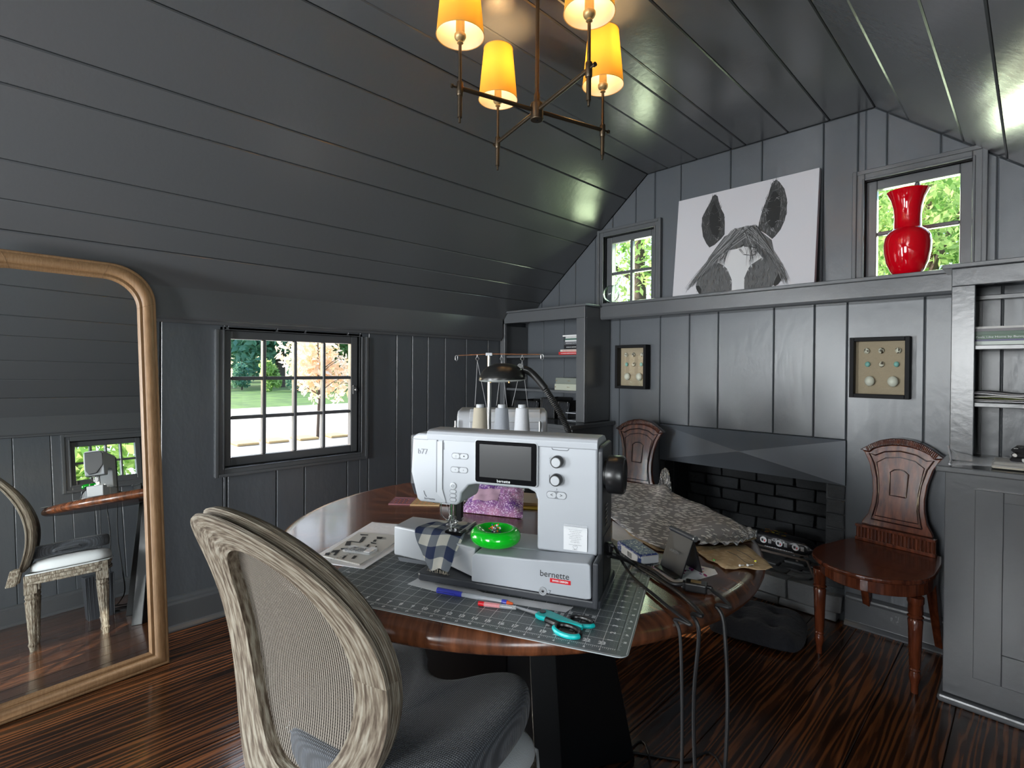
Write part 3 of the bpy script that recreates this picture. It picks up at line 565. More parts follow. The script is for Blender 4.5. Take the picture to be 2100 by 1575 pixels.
# right shelf
z = 1.3095
for h, m_, lab, tx in ((.014, (.55, .6, .55), 'pale green book at the bottom of the right shelf stack', None), (.007, (.03, .03, .12), 'thin navy booklet low in the right shelf stack', None), (.016, (.02, .09, .03), 'green spine book in the right shelf stack, lettering in white', 'Feels Like Home by Bunny Williams'),
        (.013, (.015, .07, .03), 'darker green book above the lettered green one, right shelf', None), (.010, (.10, .09, .10), 'thin grey patterned book near the top of the right stack', None), (.008, (.45, .44, .42), 'pale magazine topping the right shelf stack', None)):
    book(-.19, .10, 2.668, z, h, mat('coverr_' + lab[:12], m_, .4), lab, rot=random.uniform(-.01, .01), txt=tx, tm=white_ink, ts=.010, grp='books stacked on the right shelf', tx=-.12); z += h + .0004
def sheetpile(name, lab, cat, x0, x1, y0, y1, z0, n, ms, grp=None, th=.004, amp=.004):
    t = thing(name, lab, cat, ((x0 + x1) / 2, (y0 + y1) / 2, z0), 0, grp)
    for k in range(n):
        L = (x1 - x0) / 2; Wd = (y1 - y0) / 2; rows = []; ph = random.uniform(0, 6); dx, dy = random.uniform(-.012, .012), random.uniform(-.006, .006)
        for i in range(9): rows.append([(-L + 2 * L * j / 14 + dx, -Wd + 2 * Wd * i / 8 + dy, .001 + th * .5 + k * (th + .0028) + amp * (.35 + .3 * math.sin(j * .9 + ph) + .25 * math.sin(i * 1.1 + ph)) * (k + 1) / n) for j in range(15)])
        MB().grid(rows).build('sheet', ms[k % len(ms)], t, smooth=True, solid=th)
    return t
random.seed(11)
sheetpile('paper_pile', 'loose pile of pattern papers with a green edge on the right lower shelf', 'papers', -.19, .2, 2.66, 2.84, 1.092, 6, [paper, paper_g, mat('olive_paper', (.14, .16, .05), .7), paper_g, paper, mat('grey_tissue', (.3, .29, .3), .7)], th=.0025, amp=.012)
# zip bag with folded cloths on the right counter
t = thing('zip_bag', 'clear zip bag of folded cloth at the left end of the right counter', 'bag', (-.05, 2.56, .866))
rows = []
for i in range(9):
    v = i / 8; rows.append([(-.165 + .42 * (j / 12) + (.02 * math.sin(v * 3) - .03 * v if j < 3 else 0), -.11 + .2 * v, .001 + .038 * math.sin(PI * min(1, (j / 12) * 1.1)) ** .6 * math.sin(PI * (.12 + .8 * v)) + (.05 * v if j == 0 else .02 * v if j == 1 else 0)) for j in range(13)])
MB().grid(rows).build('film', clear_pl, t, smooth=True, solid=.0006)
MB().tube([(-.168, -.112, .006), (-.172, -.02, .012), (-.19, .085, .05)], .0035).build('zip', mat('zip_white', (.7, .7, .75), .3), t, smooth=True)
def folded(name, lab, c, size, n, m_, th, grp=None):
    t = thing(name, lab, 'fabric', c, random.uniform(-.08, .08), grp); L, Wd = size[0] / 2, size[1] / 2
    for k in range(n):
        g = .92 + random.uniform(-.05, .05); pr = [(-L * g, 0), (-L * g - th * .5, th * .5), (-L * g, th), (L * g, th * .96), (L * g, .04 * th)]
        MB().prism(pr, -Wd * g, Wd * g, lambda a, b, h: (a, h, b + .001 + k * th * 1.04)).build('fold', m_, t, bev=th * .3, smooth=True, seg=3)
    return t
folded('folded_cloth', 'cream cotton cloth folded flat inside the clear bag', (.01, 2.56, .8675), (.25, .15), 2, mat('cream_cotton', (.6, .56, .46), .9), .012)
folded('folded_cloth', 'black and white printed cloth folded on top of the cream cloth', (.035, 2.55, .894), (.19, .13), 3, bw_fab, .016)
# ================================================================== ON THE MANTEL
cvt = thing('canvas_print', 'large unframed canvas photograph of a horse peeking over the mantel, forelock and ears showing', 'picture', (-1.13, 2.80, 1.631))
cw, chh, th, lean = .742, .575, .030, R_(6.5)
Mc = Matrix.Translation((-.0, .0, .0015)) @ Matrix.Rotation(-lean, 4, 'X')
m = MB(); m.box((-cw / 2, 0, 0), (cw / 2, th, chh), M=Mc); m.build('canvas', canvas_m, cvt, bev=.002)
HP = {'earL':[(0.297,0.976),(0.316,0.952),(0.327,0.896),(0.353,0.819),(0.373,0.756),(0.382,0.673),(0.388,0.557),(0.363,0.518),(0.32,0.47),(0.279,0.449),(0.25,0.496),(0.219,0.574),(0.206,0.671),(0.207,0.766),(0.233,0.842),(0.263,0.916),(0.279,0.964)],'earLi':[(0.296,0.894),(0.326,0.804),(0.348,0.705),(0.355,0.611),(0.336,0.524),(0.298,0.579),(0.266,0.68),(0.263,0.786)],'earR':[(0.729,0.982),(0.755,0.951),(0.787,0.877),(0.806,0.775),(0.811,0.668),(0.802,0.586),(0.778,0.508),(0.745,0.452),(0.726,0.435),(0.682,0.488),(0.625,0.551),(0.637,0.662),(0.651,0.746),(0.68,0.835),(0.694,0.896),(0.704,0.958)],'earRi':[(0.726,0.886),(0.759,0.811),(0.773,0.7),(0.757,0.598),(0.72,0.522),(0.687,0.595),(0.676,0.706),(0.697,0.808)],'face':[(0.221,0.0),(0.19,0.086),(0.206,0.154),(0.236,0.242),(0.278,0.351),(0.338,0.454),(0.389,0.534),(0.466,0.567),(0.525,0.592),(0.566,0.598),(0.608,0.566),(0.65,0.517),(0.723,0.425),(0.741,0.325),(0.767,0.225),(0.799,0.146),(0.808,0.093),(0.779,0.034),(0.735,-0.0),(0.467,0.0),(0.372,-0.001)],'blaze':[(0.36,0.347),(0.429,0.39),(0.48,0.39),(0.53,0.407),(0.614,0.373),(0.668,0.276),(0.594,0.219),(0.57,0.185),(0.548,0.101),(0.551,0.0),(0.467,0.0),(0.46,0.093),(0.422,0.211),(0.399,0.249),(0.344,0.293)],'eyeL':[(0.19,0.08),(0.214,0.083),(0.234,0.045),(0.235,0.001),(0.216,0.006),(0.196,0.05)],'eyeR':[(0.756,0.048),(0.777,0.108),(0.807,0.108),(0.805,0.062),(0.78,0.013),(0.761,0.0),(0.75,0.013)],'roots':[(0.449,0.554),(0.525,0.586),(0.517,0.572),(0.55,0.591),(0.608,0.549)],'endsL':[(0.11,0.038),(0.156,0.091),(0.183,0.134),(0.238,0.172),(0.273,0.236),(0.345,0.247),(0.407,0.27)],'endsR':[(0.846,0.056),(0.825,0.017),(0.799,0.146),(0.767,0.225),(0.689,0.24),(0.616,0.286),(0.578,0.217)],'midL':[(0.269,0.364),(0.278,0.351),(0.315,0.355),(0.375,0.412),(0.41,0.439)],'midR':[(0.74,0.347),(0.725,0.35),(0.709,0.353),(0.653,0.387),(0.573,0.382)],'curl':[(0.521,0.426),(0.502,0.386),(0.533,0.33),(0.591,0.307),(0.627,0.327),(0.614,0.373),(0.555,0.408)]}
random.seed(5)
hm = MB(); lay = [0]
def W2(u, v): return Mc @ Vector((-cw / 2 + cw * u, -.0004 - lay[0] * .000012, chh * v))
def poly(pts, g, jag=0):
    lay[0] += 1; p = [(u + random.uniform(-jag, jag), max(v, 0) + random.uniform(0, jag)) for u, v in pts]; c = (sum(a for a, _ in p) / len(p), sum(b for _, b in p) / len(p))
    hm.add([W2(*c)] + [W2(*q) for q in p], [(0, i + 1, (i + 1) % len(p) + 1) for i in range(len(p))], col=(g, g, g * 1.02))
def strand(p0, p1, p2, w_, g):
    lay[0] += .15; n = 9; L_, R2 = [], []
    for i in range(n):
        s = i / (n - 1); u = (1 - s) ** 2 * p0[0] + 2 * s * (1 - s) * p1[0] + s * s * p2[0]; v = (1 - s) ** 2 * p0[1] + 2 * s * (1 - s) * p1[1] + s * s * p2[1]
        tu = 2 * (1 - s) * (p1[0] - p0[0]) + 2 * s * (p2[0] - p1[0]); tv = 2 * (1 - s) * (p1[1] - p0[1]) + 2 * s * (p2[1] - p1[1]); l = math.hypot(tu, tv) or 1; ww = w_ * (1 - .85 * s); v = max(v, .004)
        L_.append(W2(u - tv / l * ww, max(v + tu / l * ww, 0))); R2.append(W2(u + tv / l * ww, max(v - tu / l * ww, 0)))
    hm.add(L_ + R2, [(i, i + 1, n + i + 1, n + i) for i in range(n - 1)], col=(g, g, g * 1.02))
jt = lambda p, a: (p[0] + random.uniform(-a, a), p[1] + random.uniform(-a, a))
def inside(p, poly_):
    c = False
    for (a, b), (d, e) in zip(poly_, poly_[1:] + poly_[:1]):
        if (b > p[1]) != (e > p[1]) and p[0] < (d - a) * (p[1] - b) / (e - b) + a: c = not c
    return c
poly(HP['earL'], .035, .003); poly(HP['earR'], .04, .003); poly(HP['face'], .10, .003)
for key, n, gs, dv in (('earL', 170, (.015, .22), (.01, .05)), ('earR', 220, (.015, .30), (.01, .05)), ('face', 900, (.03, .26), (-.012, -.05))):
    us = [q[0] for q in HP[key]]; vs_ = [q[1] for q in HP[key]]; k = 0
    while k < n:
        p = (random.uniform(min(us), max(us)), random.uniform(min(vs_), max(vs_)))
        if inside(p, HP[key]): e = (p[0] + random.uniform(-.012, .012), p[1] + dv[1] * random.uniform(.4, 1)); strand(p, jt(e, .004), e, random.uniform(.0008, .002), random.uniform(*gs) ** 1.3 + .01); k += 1
poly(HP['earLi'], .012, .006); poly(HP['earRi'], .012, .006)
for key in ('earLi', 'earRi'):
    for _ in range(45): p = random.choice(HP[key]); strand(jt(p, .02), jt(p, .03), jt(p, .04), .0012, random.choice((.02, .12, .35)))
poly(HP['blaze'], .58, .004)
for _ in range(150): p = random.choice(HP['blaze']); p = jt(p, .006); strand(p, p, (p[0] + random.uniform(-.01, .01), p[1] - random.uniform(.01, .03)), .0014, .60)
poly(HP['eyeL'], .008); poly(HP['eyeR'], .008)
for i in range(620):
    L1 = random.random() < .5; s = random.random() ** .8; E_ = HP['endsL'] if L1 else HP['endsR']; Q = HP['midL'] if L1 else HP['midR']
    k = min(int(s * (len(E_) - 1)), len(E_) - 2); f = s * (len(E_) - 1) - k; e = (E_[k][0] + (E_[k + 1][0] - E_[k][0]) * f, E_[k][1] + (E_[k + 1][1] - E_[k][1]) * f)
    k2 = min(int(s * (len(Q) - 1)), len(Q) - 2); f = s * (len(Q) - 1) - k2; q = (Q[k2][0] + (Q[k2 + 1][0] - Q[k2][0]) * f, Q[k2][1] + (Q[k2 + 1][1] - Q[k2][1]) * f)
    if s > .55 and random.random() < .6: continue
    strand(jt(random.choice(HP['roots'][1:]) if random.random() < .6 else (random.uniform(HP['roots'][0][0], HP['roots'][-1][0]), HP['roots'][1][1]), .010), jt(q, .022), jt(e, .02), random.uniform(.0012, .0045), random.choice((.02, .035, .06, .10, .17, .26)))
for c_ in (0, .006, .012): k = HP['curl']; [strand((a[0] + c_, a[1]), ((a[0] + b[0]) / 2 + c_, (a[1] + b[1]) / 2), (b[0] + c_, b[1]), .0018, .03) for a, b in zip(k, k[1:])]
hm.build('printed_horse', print_m, cvt)
# ================================================================== GLASSWARE ON THE MANTEL
t = thing('vase', 'tall glossy red glass vase with flared neck in front of the right gable window', 'vase', (-.405, 2.836, 1.6305))
pr = [(.0, .0), (.046, 0), (.052, .004), (.062, .02), (.076, .055), (.084, .10), (.086, .135), (.082, .165), (.07, .188), (.055, .198), (.050, .204), (.048, .25), (.051, .29), (.060, .33), (.074, .362), (.077, .366)]
pin_ = [(r - .004, z) for r, z in pr[::-1] if r > .02]
MB().lathe(pr[1:] + pin_[:-2], seg=40, capped=False).build('body', red_gl, t, smooth=True); MB().lathe([(.0005, .0), (.047, 0), (.047, .006), (.0005, .006)], seg=32).build('foot', mat('dark_red_glass', (.05, 0, .003), .05), t, smooth=True)
t = thing('glass_bottle', 'small round clear glass bottle with a leaning neck at the left end of the mantel', 'bottle', (-1.94, 2.822, 1.6305))
Mb = Matrix.Translation((0, 0, .060)) @ Matrix.Rotation(R_(34), 4, (-.2, 1, 0))
pr = [(.001, -.058), (.02, -.0555), (.038, -.045), (.052, -.026), (.058, 0), (.054, .022), (.043, .040), (.024, .053), (.012, .060), (.0095, .075), (.0095, .105), (.014, .113)]
prin = [(max(r - .003, .0005), z if z > -.05 else z + .004) for r, z in pr[::-1]]
MB().lathe(pr + prin, seg=32, M=Mb, capped=False).build('body', bottle_gl, t, smooth=True)
# ================================================================== SHADOW BOXES
def shadowbox(lab, x0, x1, z0, z1, y, dep, eggs, zr=0):
    t = thing('shadow_box', lab, 'picture', ((x0 + x1) / 2, y, z0), zr); L = (x1 - x0) / 2; H = z1 - z0; f = .018
    M_ = MB()
    for a, b, c, d in ((-L, -L + f, 0, H), (L - f, L, 0, H), (-L + f, L - f, 0, f), (-L + f, L - f, H - f, H)): M_.box((a, -dep, c), (b, -.001, d))
    M_.build('frame', frame_b, t, bev=.002); MB().box((-L + f, -.014, f), (L - f, -.008, H - f)).build('backing', linen_bg, t)
    MB().add([(-L + f, -dep + .006, f), (L - f, -dep + .006, f), (L - f, -dep + .006, H - f), (-L + f, -dep + .006, H - f)], [(0, 1, 2, 3)]).build('glass', glass, t)
    wi, hi = 2 * (L - f), H - 2 * f
    for (u, v, s, m_, lb) in eggs:
        e = MB().ball((0, 0, 0), s * 1.1, 16, (.85, .7, 1)); e.v = [(a + -L + f + wi * u, b - .014 - s * .62, c + f + hi * v) for a, b, c in e.v]
        mm = m_; e.build('egg', mm, t, smooth=True, label=lb)
    return t
def spotm(name, sc, thr):
    m = mat(name, (.6, .58, .48), .45); n = m.node_tree; N = n.nodes.new; L = n.links.new; no = N('ShaderNodeTexNoise'); no.inputs['Scale'].default_value = sc; no.inputs['Detail'].default_value = 1.5; tc = N('ShaderNodeTexCoord'); L(tc.outputs['Object'], no.inputs[0])
    r = N('ShaderNodeValToRGB'); r.color_ramp.elements[0].position = thr; r.color_ramp.elements[0].color = (.05, .035, .02, 1); r.color_ramp.elements[1].position = thr + .06; r.color_ramp.elements[1].color = (.62, .6, .5, 1); L(no.outputs['Fac'], r.inputs[0]); L(r.outputs[0], n.nodes['Principled BSDF'].inputs['Base Color']); return m
sp1, sp2 = spotm('speckled_egg', 110, .40), spotm('blotched_egg', 75, .47)
eg = [(.23, .82, .0125, sp1, 'finely speckled egg'), (.52, .82, .0125, sp2, 'dark blotched egg'), (.85, .82, .0125, sp1, None), (.25, .565, .0115, egg_b, 'turquoise egg'), (.53, .565, .0120, sp2, None), (.82, .565, .0115, egg_b, 'turquoise egg'), (.30, .245, .0215, egg_w, 'large pale egg'), (.76, .245, .0225, egg_w, 'large pale egg')]
shadowbox('black shadow box of eight eggs hanging right of the fireplace', -.620, -.392, 1.082, 1.362, YB, .055, eg)
shadowbox('black shadow box of eggs hanging left, next to the left bookcase', -1.925, -1.70, 1.082, 1.360, YB, .058, eg)
# ================================================================== HALL CHAIRS (carved backs)
def hall_chair(lab, loc, rz):
    t = thing('hall_chair', lab, 'chair', loc, rz, 'carved mahogany hall chairs')
    def ell(n0, n1, a, b, yc, sgn=-1): return [(a * math.cos(PI * k / 24), yc + sgn * b * math.sin(PI * k / 24)) for k in range(n0, n1)]
    top = ell(0, 25, .205, .215, -.13)                           # front curve, right to left
    out = top + [(-.205, -.10), (-.185, .05), (-.155, .165), (.155, .165), (.185, .05), (.205, -.10)]
    st = MB().prism(out, .418, .436, lambda a, b, h: (a, b, h)).build('seat', mahog, t, bev=.006, seg=3)
    sc = .93; MB().prism([(a * sc, (b + .02) * sc) for a, b in out], .362, .4175, lambda a, b, h: (a, b, h)).build('apron', mahog, t, bev=.003)
    prof = [(.012, 0), (.012, .03), (.017, .05), (.019, .07), (.0155, .082), (.019, .088), (.0155, .094), (.018, .10), (.0225, .24), (.0245, .275), (.020, .281), (.0265, .288), (.020, .295), (.0245, .302), (.0235, .335), (.027, .342), (.027, .362)]
    for sx in (-1, 1): MB().lathe(prof, (sx * .168, -.185, 0), 20).build('leg', mahog, t, smooth=True)
    for sx in (-1, 1):
        m = MB(); rows = []
        for z, y, w_ in ((0, .255, .014), (.08, .225, .0145), (.2, .185, .016), (.3, .158, .018), (.37, .145, .02)):
            x = sx * (.125 + (z - .37) * -.02); rows.append([(x - w_, y - w_, z), (x + w_, y - w_, z), (x + w_, y + w_, z), (x - w_, y + w_, z)])
        m.grid(rows, True, capped=True).build('leg', mahog, t, bev=.003)
    By = lambda z: .125 + (z - .44) * .16                        # the back leans away from the seat
    fr = MB(); fr.box((-.148, .112, .4365), (.148, .135, .452)); fr.box((-.148, .112, .498), (.148, .137, .510)); fz = fr.build('frieze', mahog, t, bev=.002)
    fl_ = MB(); n = 21
    for k in range(n): x = -.138 + .276 * k / (n - 1); fl_.cyl((x, .118, .452), (x, .119, .498), .0052, seg=8)
    fl_.box((-.146, .121, .452), (.146, .134, .498)); fl_.build('fluting', mahog, t, smooth=True)
    sp = [(.132, .5105), (.128, .525), (.108, .56), (.098, .61), (.096, .66), (.102, .72), (.118, .785), (.140, .828), (.150, .838)]
    arch = [(.150, .838), (.120, .833), (.105, .850), (.07, .866), (.035, .874), (0, .877)]
    side = sp + arch[1:]; outl = side + [(-x, z) for x, z in side[::-1][1:]]
    MB().prism(outl, 0, .022, lambda a, b, h: (a, By(b) + h, b)).build('splat', mahog, t, bev=.003)
    cr_b = arch[::-1]; cr_t = [(0, .908), (.04, .904), (.08, .892), (.115, .872), (.145, .850), (.158, .840)]
    cr = [(x, z) for x, z in cr_t] + [(x, z + .001) for x, z in arch]; cr = cr + [(-x, z) for x, z in cr[::-1] if x > 0]
    crest_pts = cr_t + [(x, z + .0012) for x, z in arch[:-1]] + [(0, .8782)]
    full = crest_pts + [(-x, z) for x, z in crest_pts[::-1][1:-1]]
    MB().prism(full, -.007, .027, lambda a, b, h: (a, By(b) + h, b)).build('crest_rail', mahog_d, t, bev=.003, label='dark crest rail carved with radiating leaves')
    cv = MB()
    zi = lambda x, L: next(z0_ + (z1_ - z0_) * (abs(x) - x0_) / (x1_ - x0_) for (x0_, z0_), (x1_, z1_) in zip(L, L[1:]) if x0_ <= abs(x) <= x1_)
    for k in range(-23, 24):
        x = k * .0058; xb = x * .93; zb_ = zi(xb, cr_b) + .004; zt_ = zi(x, cr_t) - .003
        if zt_ - zb_ > .006: cv.tube([(xb, By(zb_) - .008, zb_), ((x + xb) / 2, By(zt_) - .0105, (zb_ + zt_) / 2), (x * 1.01, By(zt_) - .008, zt_)], [.0016, .0026, .0018], seg=5)
    cv.build('carving', mahog, t, smooth=True)
    def mould(pts, r=.0032): MB().tube([(a, By(b) - .001, b) for a, b in pts], r, seg=6).build('moulding', mahog_d, t, smooth=True)
    ins = [(x - .020, z) for x, z in sp[1:-1]] ; ins = [(.094, .538)] + ins[1:] + [(.095, .822), (.06, .842), (.0, .852)]
    mould(ins + [(-x, z) for x, z in ins[::-1][1:]] + [ins[0]])
    ins = [(.080, .556), (.072, .61), (.072, .68), (.080, .745), (.088, .79), (.055, .815), (0, .825)]; mould(ins + [(-x, z) for x, z in ins[::-1][1:]] + [ins[0]], .002)
    ins = [(.030, .655), (.034, .755), (.018, .768), (0, .771)]; mould(ins + [(-x, z) for x, z in ins[::-1][1:]] + [ins[0]], .0028)
    return t
hall_chair('carved mahogany hall chair standing free between the fireplace and the right bookcase', (-.448, 2.655, 0), R_(-8.7))
hall_chair('carved mahogany hall chair half hidden behind the white sewing machine, left of the fireplace', (-1.655, 2.535, 0), R_(4))
# ================================================================== OVAL BACK CHAIRS
def oval_chair(lab, loc, rz, wd, grp='oval cane back chairs'):
    t = thing('oval_chair', lab, 'chair', loc, rz, grp)
    tl = R_(11.6); cy, cz = -.149, .698; A, Bv = .146, .216; k1, k2 = .171, -1.1445
    U = Vector((0, -math.sin(tl), math.cos(tl))); Nn = Vector((0, math.cos(tl), 0)) + Vector((0, 0, math.sin(tl)))
    def Pt(x, z, h=0): return Vector((0, cy, cz)) + Vector((x, 0, 0)) + U * z + Vector((0, 1, 0)) * (k1 * x * x + k2 * z * z) + Nn * h
    sec = [(0, 0), (.036, -.002), (.071, 0), (.073, .006), (.066, .010), (.068, .016), (.074, .024), (.072, .034), (.063, .037), (.062, .041), (.052, .047), (.03, .043), (.02, .046), (.006, .044), (0, .038)]
    rows = []; n = 72
    for k in range(n + 1):
        th_ = 2 * PI * k / n; rows.append([Pt((A + r) * math.cos(th_), (Bv + r) * math.sin(th_), h) for r, h in sec])
    MB().grid(rows, True, uv=lambda i, j: (i * .024, j * .012)).build('back_frame', ringm[wd.name], t, smooth=True)
    cane = MB(); pt = .0056; w_ = .00155
    def rib(f, s0, s1, ph):
        L_, R2 = [], []; nn = max(3, int((s1 - s0) / .014))
        for i in range(nn + 1): s = s0 + (s1 - s0) * i / nn; a, b = f(s); L_.append(a); R2.append(b)
        cane.add(L_ + R2, [(i, i + 1, nn + 2 + i, nn + 1 + i) for i in range(nn)])
    nx = int(A / pt)
    for i in range(-nx, nx + 1):
        x = i * pt; s = Bv * math.sqrt(max(0, 1 - (x / A) ** 2)) + .003
        if s > .01: rib(lambda q: (Pt(x - w_, q, .021), Pt(x + w_, q, .021)), -s, s, i)
    nz = int(Bv / pt)
    for i in range(-nz, nz + 1):
        z = i * pt; s = A * math.sqrt(max(0, 1 - (z / Bv) ** 2)) + .003
        if s > .01: rib(lambda q: (Pt(q, z - w_, .0225), Pt(q, z + w_, .0225)), -s, s, i)
    cane.build('cane_panel', cane_m, t, solid=.0008, kind='stuff')
    for sx in (-1, 1):                                       # back posts joining the oval to the seat rail
        rows = []
        for s in (0, .25, .5, .75, 1):
            x = sx * (.105 - .03 * s); z = .36 + .085 * s; y = -.205 + .02 * s; h = .022
            rows.append([(x - h, y - h, z), (x + h, y - h, z), (x + h, y + h, z), (x - h, y + h, z)])
        MB().grid(rows, True, capped=True).build('back_post', wd, t, bev=.005)
    ol = [(-.16, -.14), (-.228, .02), (-.27, .17), (-.25, .215), (-.14, .235), (0, .24), (.14, .235), (.25, .215), (.276, .17), (.25, .02), (.17, -.14)]; ol = [(a * 1.04 + .035, b) for a, b in ol]
    rail = MB(); rail.prism(ol, .350, .365, lambda a, b, h: (a, b, h)); rail.prism([(a * .975, b * .975) for a, b in ol], .365, .385, lambda a, b, h: (a, b, h)); rail.prism(ol, .385, .402, lambda a, b, h: (a, b, h)); rail.build('seat_rail', wd, t, bev=.004)
    rows = []
    for s, z in ((1.0, .403), (1.012, .420), (1.005, .440), (.96, .456), (.85, .466), (.5, .474), (.05, .476)): rows.append([(a * s, b * s, z) for a, b in ol])
    MB().grid(rows, True, capped=True).build('seat_pad', linen, t, smooth=True, sub=2)
    MB().tube([(a * 1.012, b * 1.012, .406) for a, b in ol + ol[:1]], .004, 6).build('piping', linen, t, smooth=True)
    for sx, sy in ((-1, -1), (1, -1), (-1, 1), (1, 1)):
        x, y = .035 + sx * (.245 if sy > 0 else .138), .185 if sy > 0 else -.125
        box('leg_block', (x - .028, y - .028, .300), (x + .028, y + .028, .402), wd, t, bev=.004)
        MB().lathe([(.014, 0), (.016, .02), (.021, .035), (.017, .045), (.017, .055), (.027, .25), (.029, .262), (.024, .270), (.029, .28), (.026, .288), (.026, .2995)], (x, y, 0), 24, flute=.09).build('leg', wd, t, smooth=False)
    return t
cane_m = mat('woven_cane', (.18, .155, .13), .65, rand=0)
c1 = oval_chair('weathered grey oval cane back chair close to the camera, seat under the table', (-.962, .516, 0), R_(14.7), worn)
p2 = seen(1036, 760, 2.32)
oval_chair('brown oval cane back chair on the far side of the table behind the serger', (p2.x, p2.y, 0), R_(225.3), worn_b)
# seat cushion with its cut-out towards the table
t = thing('seat_cushion', 'charcoal mesh seat cushion with a rounded cut-out lying on the oval cane chair', 'cushion', (-.867, .586, .4785), R_(16.5))
ol = [(a * .945 - .006, b) for a, b in [(-.10, -.185), (.0, -.19), (.10, -.185), (.18, -.165), (.212, -.10), (.222, 0), (.222, .09), (.205, .16), (.165, .196), (.125, .192), (.085, .160), (.05, .112), (0, .09), (-.05, .112), (-.085, .160), (-.125, .192), (-.165, .196), (-.205, .16), (-.222, .09), (-.222, 0), (-.212, -.10), (-.18, -.165)]]
rows = []; cxy = (0, -.04)
for s, z in ((.93, .001), (.985, .006), (1.0, .02), (1.0, .045), (.985, .058), (.94, .066), (.80, .070), (.5, .066), (.2, .062), (.02, .061)):
    rows.append([(cxy[0] + (a - cxy[0]) * s, cxy[1] + (b - cxy[1]) * s, z + (.008 * max(0, abs(a) * s - .1) / .1 if z > .05 else 0)) for a, b in ol])
cu = MB().grid(rows, True, capped=True).build('cover', mesh_g, t, smooth=True, sub=2)
MB().tube([(a, b, .052 + .008 * max(0, abs(a) - .1) / .1) for a, b in [(cxy[0] + (p - cxy[0]) * .965, cxy[1] + (q - cxy[1]) * .965) for p, q in ol + ol[:1]]], .0016, 6).build('stitching', mat('stitch_grey', (.11, .12, .14), .8), cu, smooth=True)
MB().tube([(-.232, -.06, .03), (-.245, -.05, .036), (-.245, .05, .036), (-.232, .06, .03)], .008, 8).build('handle', mesh_g, t, smooth=True)
# ================================================================== ROUND TABLE
TX, TY, TZ = -1.080, 1.092, .760
t = thing('round_table', 'round polished walnut table on a black crossed board base', 'table', (TX, TY, 0), 0)
prof = [(.0, TZ), (.628, TZ), (.640, TZ - .001), (.652, TZ - .006), (.661, TZ - .016), (.664, TZ - .028), (.660, TZ - .038), (.648, TZ - .046), (.62, TZ - .050), (0, TZ - .050)]
for k in range(8):
    a0 = 2 * PI * k / 8 + .3; n = 12; rows = []; vs = []; fs = []; da = .0006
    Rt = Matrix.Rotation(-(a0 + PI / 8), 4, 'Z'); m = MB(); ang = [a0 + (2 * PI / 8) * i / n for i in range(n + 1)]
    grid_ = [[Rt @ Vector((r * math.cos(q), r * math.sin(q), z)) for r, z in prof[1:-1]] for q in ang]
    m.grid(grid_); c0, c1_ = Rt @ Vector((0, 0, TZ)), Rt @ Vector((0, 0, TZ - .05))
    m.add([c0] + [g[0] for g in grid_], [(0, i + 1, i + 2) for i in range(n)]); m.add([c1_] + [g[-1] for g in grid_], [(0, i + 2, i + 1) for i in range(n)])
    for g, s in ((grid_[0], 1), (grid_[-1], -1)): vs = [c0] + g + [c1_]; m.add(vs, [tuple(range(len(vs)))[::s]])
    m.v = [(y, -x, z) for x, y, z in m.v]                      # grain runs along local Y
    o = m.build('tabletop_wedge', walnut, t, smooth=True); o.rotation_euler = (0, 0, a0 + PI / 8 + PI / 2)
for k in range(4):
    a = R_(59.3 + 90 * k); d = Vector((math.cos(a), math.sin(a), 0)); nn = Vector((-d.y, d.x, 0)) * .034; b0, t0 = .375, .225; s0 = .0345
    P4 = [d * s0, d * b0, d * t0 + Vector((0, 0, TZ - .052)), d * s0 + Vector((0, 0, TZ - .052))]
    MB().add([p - nn for p in P4] + [p + nn for p in P4], [(3, 2, 1, 0), (4, 5, 6, 7), (0, 1, 5, 4), (1, 2, 6, 5), (2, 3, 7, 6), (3, 0, 4, 7)]).build('base_board', black_base, t, bev=.003)
MB().box((-.034, -.034, 0), (.034, .034, TZ - .052), M=Matrix.Rotation(R_(59.3), 4, 'Z')).build('base_post', black_base, t)
# ================================================================== CUTTING MAT
ma = R_(24.7); t = thing('cutting_mat', 'large grey self-healing cutting mat with white inch grid hanging over the table edge', 'mat', (-.4405, .690, TZ), ma)
MW, MH, MZ = .648, .478, .002
def rr(x0, y0, x1, y1, r, n=5): return [(cx_ + r * math.cos(a), cy_ + r * math.sin(a)) for cx_, cy_, s in ((x1 - r, y1 - r, 0), (x0 + r, y1 - r, 1), (x0 + r, y0 + r, 2), (x1 - r, y0 + r, 3)) for a in [PI / 2 * (s + k / n) for k in range(n + 1)]]
MB().prism(rr(-MW, 0, 0, MH, .016), .0003, MZ, lambda a, b, h: (a, b, h)).build('sheet', mat_green, t); e0 = .019
ed = MB(); ed.prism(rr(-MW - .0008, -.0008, .0008, MH + .0008, .017), .0002, .0017, lambda a, b, h: (a, b, h)); ed.build('edge', mat_strip, t)
g = MB(); zq = MZ + .0001
def q(x0, y0, x1, y1): g.add([(x0, y0, zq), (x1, y0, zq), (x1, y1, zq), (x0, y1, zq)], [(0, 1, 2, 3)])
I = .0254
for n in range(25): x = -e0 - I * n; q(x - .0004, e0 - .005 if n % 1 == 0 else e0, x + .0004, e0 + 18 * I * .94)
for n in range(1, 18): y = e0 + I * n; q(-e0 - 24 * I, y - .0004, -e0, y + .0004)
for n in range(24 * 8): x = -e0 - I * n / 8; l = .006 if n % 4 == 0 else .0038; q(x - .0003, e0 - l, x + .0003, e0)
for n in range(17 * 8): y = e0 + I * n / 8; l = .006 if n % 4 == 0 else .0038; q(-e0, y - .0003, -e0 + l, y + .0003)
